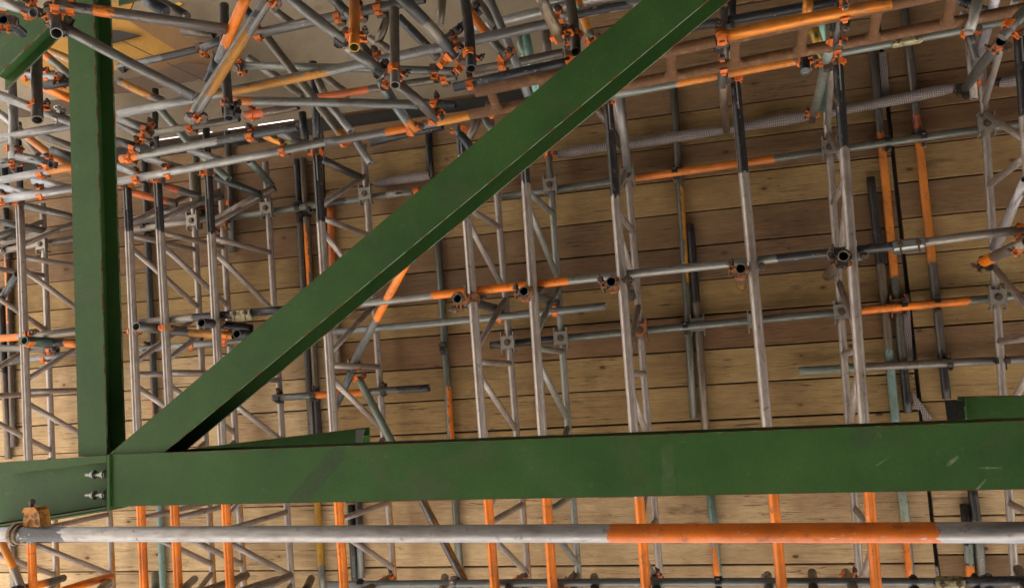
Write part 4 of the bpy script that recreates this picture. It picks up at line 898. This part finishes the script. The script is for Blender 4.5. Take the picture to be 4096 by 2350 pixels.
# welded lattice chord (ledger B) left and right of the green post
def ladder_chord(key, A_, B_, d, lacing, label, base=(.30, .295, .285), w=60):
    th = thing('lattice_girder', pt(A_, d), label, 'lattice beam', 'lattice beams carrying the deck')
    p, q = pt(A_, d), pt(B_, d); r = w*SC*(depth(p)+depth(q))/2/F/2
    tube_mesh('chord', p, q, r, base, [], th, bend=.003); TUBES[key] = (p, q, r)
    for a, b, dd in lacing:
        o = tube_mesh('brace', pt(a, d+dd), pt(b, d+.004), .0205, base, [], th, n=14, hollow=False)
    return th
ladder_chord('cB', (1, 1, 860, 1322), (1, 2, 562, 1030), 4.05, [((1, 1, 1060, 1150), (1, 1, 1330, 1228), .12), ((1, 1, 1380, 1092), (1, 1, 1625, 1172), .12), ((1, 1, 870, 1218), (1, 1, 1050, 1282), .12)], 'bright welded lattice chord right of green post with open right end')
ladder_chord('cA', (1, 1, -50, 1462), (1, 1, 560, 1362), 4.05, [((1, 1, -40, 1352), (1, 1, 245, 1412), .12), ((1, 1, 250, 1320), (1, 1, 508, 1372), .15)], 'bright welded lattice chord left of the green post', base=(.36, .36, .38))

# ------------------------------------------------------------------ rusty ladder beam and the tubes along it
def flare(name, p, q, r, parent):
    """rung whose ends widen where they are welded to the stringers"""
    a, b, c = basis(q-p); n = 14; N_ = 12; V = []; Fc = []; L_ = (q-p).length
    for i in range(N_+1):
        t = i/N_; e = min(t, 1-t)*L_; k = 1+1.35*max(0, 1-e/.065)**2
        for j in range(n):
            an = 2*math.pi*j/n; V.append(p.lerp(q, t)+b*math.cos(an)*r*k+c*math.sin(an)*r*(1+.15*(k-1)))
    for i in range(N_):
        for j in range(n): Fc.append([i*n+j, i*n+(j+1) % n, (i+1)*n+(j+1) % n, (i+1)*n+j])
    return mk(name, V, Fc, M['ladder'], parent, None, True)
def ladder(A1, B1, A2, B2, d1, d2, rungs, label):
    a1, b1_, a2, b2_ = pt(A1, d1), pt(B1, d1), pt(A2, d2), pt(B2, d2)
    th = thing('ladder_girder', a1, label, 'ladder beam')
    for p, q in ((a1, b1_), (a2, b2_)):
        o = tube_mesh('stringer', p, q, .0242, (.21, .105, .045), [], th, bend=.003); o.data.materials[0] = M['ladder']
    for u in rungs:
        P = pt(u[0], d1); Q = pt(u[1], d2)
        t1 = (P-a1).dot(b1_-a1)/(b1_-a1).length_squared; t2 = (Q-a2).dot(b2_-a2)/(b2_-a2).length_squared
        flare('rung', a1.lerp(b1_, t1), a2.lerp(b2_, t2), .0205, th)
    TUBES['ladn'] = (a1, b1_, .0242); TUBES['ladf'] = (a2, b2_, .0242)
ladder((1, 2, 1640, 668), (1, 4, 2100, -190), (1, 2, 1600, 835), (1, 4, 2110, 45), 3.52, 3.86,
       [((1, 3, 1240, 350), (1, 3, 1252, 545)), ((1, 3, 1710, 260), (1, 3, 1712, 460)), ((1, 4, 400, 130), (1, 4, 370, 350)), ((1, 4, 935, 30), (1, 4, 895, 250)), ((1, 4, 1480, -80), (1, 4, 1440, 150)), ((1, 3, 330, 540), (1, 3, 290, 680)), ((1, 2, 1740, 600), (1, 2, 1800, 790))],
       'rusty brown ladder beam with flared rungs along the upper right')
T('u1', (1, 3, 1625, 268), (1, 4, 1035, 22), 3.28, 'bright orange tube fixed along the rusty ladder beam', (.74, .24, .03), w=84, group='tubes fixed along the ladder beam')
T('u2', (1, 3, 1150, 235), (1, 4, 640, 8), 3.95, 'black tube above the orange one at the top right', (.04, .042, .048), w=60, group='tubes fixed along the ladder beam')
T('u3', (1, 3, 780, 702), (1, 4, 2080, 118), 4.35, 'long grey ledger below the ladder beam, orange edged in the middle', (.20, .215, .20), w=64, side=(DNY, .1, (1, 3, 1290, 610), (1, 4, 350, 440), (.72, .24, .03)), group='tubes fixed along the ladder beam', bend=.003)
T('u4', (1, 4, 428, -30), (1, 4, 420, 110), 3.75, 'orange upright tube crossing behind the bright orange one', (.60, .22, .03), w=74, group='uprights under the ladder beam')
T('u5', (1, 4, 402, 380), (1, 4, 410, 522), (4.3, 4.2), 'short black open tube end below the ladder beam', DK, w=72, group='uprights under the ladder beam')
T('u6', (1, 4, 660, 20), (1, 4, 628, 300), (3.7, 3.8), 'dark upright behind the couplers of the orange tube', (.10, .095, .085), w=66, group='uprights under the ladder beam')
T('u7', (1, 3, 1625, 60), (1, 3, 1612, 640), (3.9, 4.1), 'dark upright with open end at the chain of orange couplers', (.11, .095, .08), w=66, group='uprights under the ladder beam')
T('u8', (1, 3, 1625, 600), (1, 3, 1650, 950), (4.5, 5.3), 'brown tube dropping to the netting roll left of the long black top', (.15, .10, .075), w=58, group='uprights under the ladder beam')
T('u9', (1, 4, 1672, -30), (1, 4, 1605, 225), 3.85, 'pale tube entering at the top right', (.33, .32, .30), w=78, group='uprights under the ladder beam')
T('u10', (1, 4, 1585, 190), (1, 4, 1625, 330), 4.25, 'dark tube end in the orange coupler at right', (.07, .07, .07), w=66, group='uprights under the ladder beam')
T('u11', (1, 4, 2060, 40), (1, 4, 1895, 215), 3.7, 'thick dark grey tube in the top right corner', (.12, .12, .115), w=88, group='uprights under the ladder beam')
T('u12', (1, 4, 1545, 700 - 690), (1, 4, 1600, 30), 4.6, 'dark short tube behind the ladder rung at top right', DK, group='uprights under the ladder beam')
T('u13', (1, 4, 470, 210), (1, 4, 505, 320), 4.2, 'orange green tube scrap behind the ladder beam', (.45, .25, .05), group='uprights under the ladder beam')
T('u14', (1, 3, 1690, -20), (1, 3, 1680, 200), 4.2, 'black upright at top just right of the green diagonal', DK, w=54, group='uprights under the ladder beam')
T('u15', (1, 4, 1600, 270), (1, 4, 1640, 720), 5.2, 'pale upper end of the beam chord at right', PALE_B, w=56, group='uprights under the ladder beam')

# ------------------------------------------------------------------ couplers
for (k, c, o, kd, lb) in [
    ('t5', (1, 1, 405, 105), 't3', 'orange', 'orange coupler on the hanging open stub at the top left joint'),
    ('t1', (1, 1, 215, 85), None, 'orange', 'orange coupler at the end of thick top left tube'),
    ('t3', (1, 1, 515, 55), None, 'orange', 'large orange coupler on the black stretch crossing green post'),
    ('t2', (1, 1, 30, 150), None, 'orange', 'orange coupler on the short dark tube at top left edge'),
    ('t4', (1, 1, 480, 205), None, 'dark', 'rusty coupler where slanting tube meets the top left joint'),
    ('t13', (1, 1, 440, 600), 't10', 'orange', 'orange coupler on black tube end left of green post'),
    ('t10', (1, 1, 345, 550), None, 'orange', 'orange coupler on the bright tube under corner brace'),
    ('t10', (1, 1, 190, 550), None, 'orange', 'orange coupler hanging from left end of the bright tube'),
    ('t6', (1, 1, 270, 770), 't8', 'orange', 'orange coupler gripping the brown grey open tube'),
    ('t8', (1, 1, 430, 850), None, 'steel', 'grey coupler on pale sloping tube beside green post'),
    ('t7', (1, 1, 92, 1085), 't17b', 'orange', 'orange coupler on the pale upright at left edge'),
    ('t17', (1, 1, 350, 1190), None, 'orange', 'orange coupler capping the short pale tube left of post'),
    ('t18', (1, 1, 300, 1255), None, 'orange', 'orange coupler hanging on the half orange ledger'),
    ('cA', (1, 1, 20, 1450), None, 'orange', 'orange coupler on left end of welded chord'),
    ('b1f', (2, 1, 145, 112), 'cA', 'orange', 'orange coupler on top of the leftmost full beam'),
    ('cA', (1, 1, 300, 1410), None, 'orange', 'orange coupler under the welded chord left of post'),
    ('t22', (1, 1, 1480, 350), 't22b', 'orange', 'orange coupler on black ledger below the plywood'),
    ('t22c', (1, 2, 60, 245), None, 'orange', 'orange coupler at left end of the soffit ledger'),
    ('t28', (1, 1, 1750, 480), 't27', 'orange', 'orange coupler between dark upright and greenish tube'),
    ('t22', (1, 1, 900, 495), None, 'dark', 'black coupler right of green post under plywood'),
    ('t27', (1, 1, 1660, 760), 't26', 'orange', 'orange coupler round the dark upright in the joint'),
    ('t24', (1, 1, 1420, 830), None, 'orange', 'orange coupler at the foot of long inclined tube'),
    ('t27', (1, 1, 1664, 800), None, 'dark', 'rusty coupler just above the open end of dark upright'),
    ('t32', (1, 1, 1385, 920), None, 'orange', 'orange coupler at right end of the muddy ledger'),
    ('t32', (1, 1, 1040, 985), None, 'orange', 'orange coupler at left end of the muddy ledger'),
    ('t36', (1, 1, 1070, 925), None, 'orange', 'orange coupler on thick stub right of post'),
    ('t36c', (1, 1, 980, 1065), None, 'orange', 'orange coupler on dark stub end beside green post'),
    ('t29', (1, 1, 940, 1150), None, 'orange', 'orange coupler on the orange stretch beside green post'),
    ('t29', (1, 1, 1820, 970), None, 'orange', 'orange coupler on the black half of rising ledger'),
    ('t37', (1, 1, 1850, 900), None, 'orange', 'orange coupler under the worn red paint'),
    ('cB', (1, 1, 1220, 1250), None, 'orange', 'orange coupler hanging on middle of welded chord'),
    ('cB', (1, 1, 1000, 1310), None, 'orange', 'orange coupler near the left end of right welded chord'),
    ('cB', (1, 2, 240, 1090), None, 'orange', 'orange coupler near the right end of welded chord'),
    ('b4f', (1, 1, 1505, 1262), 'cB', 'orange', 'orange coupler on black top of third beam right of post'),
    ('b3f', (1, 1, 1145, 1318), 'cB', 'orange', 'orange coupler on black top of second beam right of post'),
    ('b2f', (1, 1, 925, 1350), 'cB', 'orange', 'orange coupler on black beam top touching green post'),
    ('b5f', (1, 2, 485, 1112), 'cB', 'orange', 'orange coupler on black top of the beam behind diagonal'),
    ('b6f', (1, 2, 1528, 945), 't31', 'orange', 'orange coupler on long black top left of diagonal'),
    ('t39', (1, 2, 665, 290), None, 'dark', 'rusty swivel where thick grey tube meets orange upright'),
    ('t44', (1, 2, 758, 262), 't39', 'orange', 'orange coupler round the bright orange upright'),
    ('t22c', (1, 2, 640, 110), None, 'orange', 'orange coupler on soffit ledger left of orange upright'),
    ('t22c', (1, 2, 800, 85), None, 'orange', 'orange coupler on soffit ledger right of orange upright'),
    ('t22c', (1, 2, 935, 55), None, 'orange', 'orange coupler near the right end of soffit ledger'),
    ('t24', (1, 2, 165, 15), None, 'orange', 'orange coupler at the very top of long inclined tube'),
    ('t25', (1, 2, 915, 415), None, 'orange', 'orange coupler on long ledger above the centre joint'),
    ('t45', (1, 2, 1053, 515), 't40', 'orange', 'orange coupler round brown grey upright at top centre'),
    ('t40', (1, 2, 935, 530), None, 'dark', 'rusty swivel at the foot of second thick sloping tube'),
    ('t38', (1, 2, 700, 1030), None, 'orange', 'orange swivel at the tip of long brace'),
    ('t41', (1, 2, 1195, 945), 't31', 'orange', 'orange swivel at the tip of blue grey brace'),
    ('t42', (1, 2, 1345, 865), 't31', 'orange', 'orange swivel at foot of brown grey brace'),
    ('t66', (1, 2, 1345, 740), None, 'orange', 'orange coupler on the blackened tube piece'),
    ('t31', (1, 2, 1750, 805), None, 'orange', 'orange coupler on orange ledger close to the diagonal'),
    ('t48', (1, 2, 1605, 400), 't46', 'orange', 'orange coupler round the black upright at top centre'),
    ('t46', (1, 2, 1460, 390), None, 'orange', 'orange coupler at foot of the black grey black tube'),
    ('t51', (1, 2, 1605, 610), None, 'orange', 'orange coupler hanging on the black open ledger'),
    ('t28', (1, 2, 1355, 510), 't47', 'orange', 'orange coupler on the greenish tube behind top centre'),
    ('t63', (1, 2, 1415, 570), None, 'orange', 'orange coupler on the brown worn ledger end'),
    ('t59', (1, 2, 1835, 470), None, 'orange', 'orange coupler on the muddy ledger near the diagonal'),
    ('t25', (1, 2, 1475, 280), None, 'orange', 'orange coupler on long ledger beside the black grey tube'),
    ('t50', (1, 2, 1620, 60), None, 'dark', 'dark coupler at the top of orange stretch brace'),
    ('t54', (1, 3, 425, 270), None, 'orange', 'orange coupler at foot of the blotched brown tube'),
    ('t55', (1, 3, 545, 265), 't54', 'orange', 'orange coupler round dark brown upright by the diagonal'),
    ('t58', (1, 3, 435, 130), None, 'orange', 'orange coupler on left end of stained rail'),
    ('t56', (1, 3, 655, 300), None, 'orange', 'orange coupler at foot of the peeling orange tube'),
    ('t51', (1, 3, 505, 440), None, 'orange', 'orange coupler where black ledger meets the diagonal'),
    ('u1', (1, 3, 1610, 262), 'u7', 'orange', 'orange coupler at left end of bright orange tube'),
    ('u7', (1, 3, 1605, 190), None, 'dark', 'black coupler on dark upright above the orange chain'),
    ('ladf', (1, 3, 1620, 455), 'u7', 'orange', 'orange coupler on lower stringer of ladder beam, left'),
    ('u7', (1, 3, 1610, 360), None, 'dark', 'dark coupler between the two orange ones on the chain'),
    ('u3', (1, 3, 1625, 575), 'u7', 'dark', 'rusty swivel below the chain of orange couplers'),
    ('b9f', (1, 3, 1712, 580), 'u3', 'orange', 'orange coupler on the black top of edge on beam'),
    ('b8f', (1, 3, 790, 745), 'u3', 'orange', 'orange coupler on black top emerging from the diagonal'),
    ('u1', (1, 4, 695, 95), 'u6', 'orange', 'orange coupler gripping bright orange tube at right'),
    ('ladf', (1, 4, 635, 300), 'u6', 'orange', 'pale orange coupler on lower stringer of ladder beam, right'),
    ('u6', (1, 4, 640, 190), None, 'dark', 'dark coupler between orange tube and ladder stringer'),
    ('u5', (1, 4, 405, 450), 'u3', 'orange', 'orange coupler round short black open tube'),
    ('br10', (1, 4, 560, 440), None, 'orange', 'orange coupler on pale green hanging brace'),
    ('b10f', (1, 4, 655, 455), 'u3', 'orange', 'orange coupler on the black top left of orange deck tubes'),
    ('br10', (1, 4, 470, 835), None, 'orange', 'orange coupler at foot of the pale green brace'),
    ('u10', (1, 4, 1595, 240), None, 'orange', 'orange coupler under the ladder beam at right'),
    ('u11', (1, 4, 1905, 195), None, 'orange', 'orange coupler at foot of the thick corner tube'),
    ('br8', (1, 4, 1830, 310), None, 'orange', 'orange coupler at the top of dark slanting brace'),
    ('br8', (1, 4, 1575, 645), None, 'dark', 'black coupler at foot of the dark slanting brace'),
    ('b11k', (1, 4, 1640, 620), None, 'orange', 'orange coupler on far chord of rightmost beam'),
    ('t50', (1, 2, 1850, 405), None, 'orange', 'orange coupler at foot of the orange stretch brace'),
    ('b7k', (1, 3, 380, 1120), None, 'orange', 'orange coupler on mint chord below the diagonal'),
    ('b3f', (2, 1, 1190, 1020), 'x6', 'orange', 'orange band coupler across the second beam right of post'),
    ('b2f', (2, 1, 975, 1045), None, 'orange', 'orange band coupler on beam beside the green post'),
    ('b4f', (2, 1, 1575, 975), 'x4', 'rusty', 'rusty orange coupler on third beam right of post'),
    ('x6', (2, 1, 1650, 1075), None, 'orange', 'orange coupler near lower end of the diagonal'),
    ('l8', (2, 1, 1640, 1120), None, 'orange', 'orange coupler hanging on the ledger by the diagonal'),
    ('l8', (2, 1, 1400, 1145), None, 'orange', 'orange coupler hanging on the ledger left of third beam'),
    ('s8', (2, 1, 225, 1130), 'b1f', 'orange', 'orange coupler beside open stub on leftmost beam'),
    ('x5', (2, 1, 255, 1062), None, 'orange', 'orange coupler on the cross tube left of green post'),
    ('l8c', (2, 1, 365, 1178), None, 'orange', 'rusty orange coupler on the dull tube left of post'),
    ('l8b', (2, 1, 322, 1238), None, 'orange', 'orange coupler on the black and grey ledger'),
    ('s1', (2, 2, 1520, 815), 'b6f', 'rusty', 'rusty coupler on the first open stub right of diagonal'),
    ('b6f', (2, 2, 1605, 805), 'x2', 'bolt', 'worn coupler tying the beam to orange cross tube'),
    ('s2', (2, 3, 180, 757), None, 'rusty', 'rusty coupler on open stub between the close beams'),
    ('b7f', (2, 3, 235, 750), 'x2', 'bolt', 'worn coupler tying mint chord beam to cross tube'),
    ('s3', (2, 3, 815, 690), None, 'rusty', 'rusty coupler on open stub at grey start of cross tube'),
    ('b8f', (2, 3, 890, 680), 'x2', 'bolt', 'worn coupler tying the long black topped beam to cross tube'),
    ('s4', (2, 3, 1758, 600), None, 'rusty', 'rusty orange coupler on the stub with orange patch'),
    ('b9f', (2, 3, 1835, 580), 'x2', 'zinc', 'bright coupler tying edge on beam to the cross tube'),
    ('s5', (2, 4, 680, 505), None, 'rusty', 'rusty orange coupler on the rightmost open stub'),
    ('b10f', (2, 4, 755, 500), 'x2', 'zinc', 'bright coupler tying right beam to the black cross tube'),
    ('x1', (2, 4, 1975, 320), None, 'orange', 'orange coupler at the right edge on grey cross tube'),
    ('br7', (2, 4, 1960, 405), None, 'orange', 'orange coupler on the stub brace at right edge'),
    ('l6', (2, 2, 1815, 950), None, 'orange', 'orange coupler on open ended ledger, left one'),
    ('l6', (2, 3, 400, 895), None, 'orange', 'orange coupler on open ended ledger, right one'),
    ('s5', (2, 4, 560, 660), None, 'dark', 'black coupler at the deck end of rightmost stub'),
    ('br7', (2, 4, 1700, 530), None, 'dark', 'black coupler at the tip of stub brace at right'),
    ('br1', (2, 2, 780, 1300), None, 'rusty', 'rusty swivel at foot of the orange inclined brace'),
    ('br2', (2, 2, 820, 1370), None, 'orange', 'orange swivel at the head of weathered teal brace'),
    ('k12', (3, 2, 1000, 1400), None, 'orange', 'orange coupler on the muddy tube at bottom centre'),
    ('k13', (3, 3, 140, 1400), None, 'orange', 'orange coupler on muddy tube below close beams'),
    ('k14', (3, 3, 500, 1410), None, 'dark', 'dark coupler on orange streaked slanting tube'),
    ('k15', (3, 3, 1120, 1385), None, 'orange', 'orange coupler round dark tube end at bottom edge'),
    ('k16', (3, 4, 720, 1370), None, 'orange', 'orange coupler on muddy tube end left of orange beam end'),
    ('k17', (3, 4, 140, 1390), None, 'steel', 'steel coupler with long bolt at bottom edge'),
    ('h2', (3, 4, 1200, 1420), None, 'dark', 'black coupler on bottom ledger under the half orange tube'),
    ('h1', (3, 4, 1650, 1410), None, 'dark', 'black coupler on bottom ledger under orange tipped tube'),
    ('h1', (3, 4, 1745, 1410), None, 'dark', 'black coupler on bottom ledger under the black grey tube'),
    ('h2', (3, 3, 1590, 1430), 'd12', 'dark', 'black coupler at foot of the teal and orange deck tube'),
    ('h2', (3, 2, 805, 1432), 'd14', 'dark', 'black coupler on bottom ledger under the pitted tube'),
    ('h2', (3, 2, 1480, 1430), None, 'steel', 'steel coupler on bottom ledger beside slanting brace'),
    ('l1', (1, 3, 1272, 1248), 'd1', 'dark', 'black coupler on the orange ledger at the dull green tube'),
    ('l1', (1, 4, 1010, 1030), 'd8', 'dark', 'black coupler over first orange deck tube, upper ledger'),
    ('l1', (1, 4, 1268, 985), 'd9', 'dark', 'black coupler over second orange deck tube, upper ledger'),
    ('l4', (2, 3, 1350, 1010), 'd1', 'dark', 'greasy coupler on lower ledger beside the plate clamp'),
    ('l4', (2, 4, 1128, 865), None, 'dark', 'black coupler on the streaked ledger by the netting strip'),
    ('l4', (2, 4, 1370, 840), 'd9', 'dark', 'black coupler with bright nut on streaked ledger'),
    ('l5', (2, 4, 700, 1310), None, 'dark', 'black coupler on greenish ledger end by the beam'),
    ('l5', (2, 4, 1460, 1285), 'd9', 'dark', 'black coupler on ledger above the chord, middle one'),
    ('l5', (2, 4, 1848, 1260), 'b11k', 'dark', 'black coupler on ledger above the chord near right edge'),
    ('l4', (2, 2, 1388, 975), 'd3', 'dark', 'black coupler on the open ledger at thin grey tube'),
    ('l7', (3, 2, 205, 72), 'b4k', 'dark', 'black coupler at left part of the short orange ledger'),
    ('l7', (3, 2, 465, 50), 'd5', 'dark', 'black coupler at left end of orange stretch above chord'),
    ('l7', (3, 2, 975, 20), 'b5k', 'dark', 'black coupler right of the teal brace'),
    ('l2b', (2, 1, 1050, 292), 'd6', 'dark', 'black coupler on pale ledger right of green post'),
    ('l8', (2, 1, 1070, 1165), 'd6', 'dark', 'black coupler on grey ledger near the green post'),
    ('l2', (2, 2, 350, 140), 'd4', 'dark', 'large black coupler at the left black deck tube'),
    ('l2', (2, 2, 450, 200), 'd5', 'dark', 'black coupler just above the orange sided deck tube'),
    ('l3', (2, 1, 40, 450), 'd7', 'dark', 'black coupler at the left edge on pale ledger'),
    ('l2', (2, 1, 1650, 215), 'b4k', 'dark', 'black coupler beside red orange one behind third beam'),
    ('d17', (2, 1, 1645, 115), None, 'orange', 'red orange coupler behind third beam top'),
    ('d18', (2, 1, 1430, 150), None, 'orange', 'orange coupler behind second beam top'),
]:
    coupler(k, c, lb, o, kd if kd in M else 'dark', spin=random.uniform(-.7, .7), scale=random.uniform(.82, .98))
for (k, c, kd, lb) in [
    ('b7k', (1, 3, 372, 1352), 'steel', 'plate clamp on mint chord just below the diagonal'),
    ('b8k', (1, 3, 912, 1282), 'steel', 'plate clamp on upper ledger right of long black top'),
    ('b10k', (1, 4, 575, 1080), 'steel', 'plate clamp on upper ledger left of black top at right'),
    ('b11k', (1, 4, 1712, 912), 'steel', 'plate clamp on upper ledger near the right edge'),
    ('d2', (2, 3, 1440, 1000), 'zinc', 'bright plate clamp on lower ledger over the brown tube'),
    ('b9k', (2, 3, 1815, 975), 'steel', 'plate clamp half hidden behind the edge on beam'),
    ('b8k', (2, 3, 1025, 1040), 'rusty', 'rusty plate clamp on lower ledger right of the beam'),
    ('b7k', (2, 3, 450, 1095), 'steel', 'plate clamp on lower ledger at the mint chord'),
    ('b6k', (2, 3, 45, 1128), 'steel', 'plate clamp on lower ledger at its black left end'),
    ('b10k', (2, 4, 660, 905), 'steel', 'plate clamp on the streaked ledger at far chord'),
    ('d8', (2, 4, 1010, 870), 'rusty', 'brown rusty plate clamp on streaked orange ledger'),
    ('b11k', (2, 4, 1840, 798), 'steel', 'plate clamp on streaked ledger near the right edge'),
    ('b5k', (2, 2, 842, 52), 'steel', 'plate clamp on upper ledger above the diagonal'),
    ('b4k', (2, 2, 112, 155), 'steel', 'plate clamp on the upper ledger beside black deck tubes'),
    ('b3k', (2, 1, 1680, 245), 'rusty', 'dark plate clamp behind third beam right of post'),
    ('b2k', (2, 1, 1440, 245), 'steel', 'plate clamp on the pale ledger between beams'),
    ('b0k', (2, 1, 320, 415), 'steel', 'plate clamp on pale ledger left of green post')]:
    plate_clamp(k, c, lb, kd)
sleeve('x2', (2, 4, 1150, 418), (2, 4, 1045, 432), 'silver two bolt sleeve joining the cross tube at right', 'zinc') if False else sleeve('x1', (2, 4, 1275, 405), (2, 4, 1040, 430), 'silver two bolt sleeve joining the cross tube at right', 'zinc')
sleeve('h1', (3, 4, 1565, 1412), (3, 4, 1350, 1416), 'worn yellow sleeve on the bottom edge ledger')
sleeve('x3', (2, 1, 1840, 918), (2, 1, 1700, 932), 'worn yellow sleeve on black cross tube left of diagonal')
sleeve('u3', (1, 4, 1260, 248), (1, 4, 1025, 292), 'worn yellow sleeve on the ledger under ladder beam')
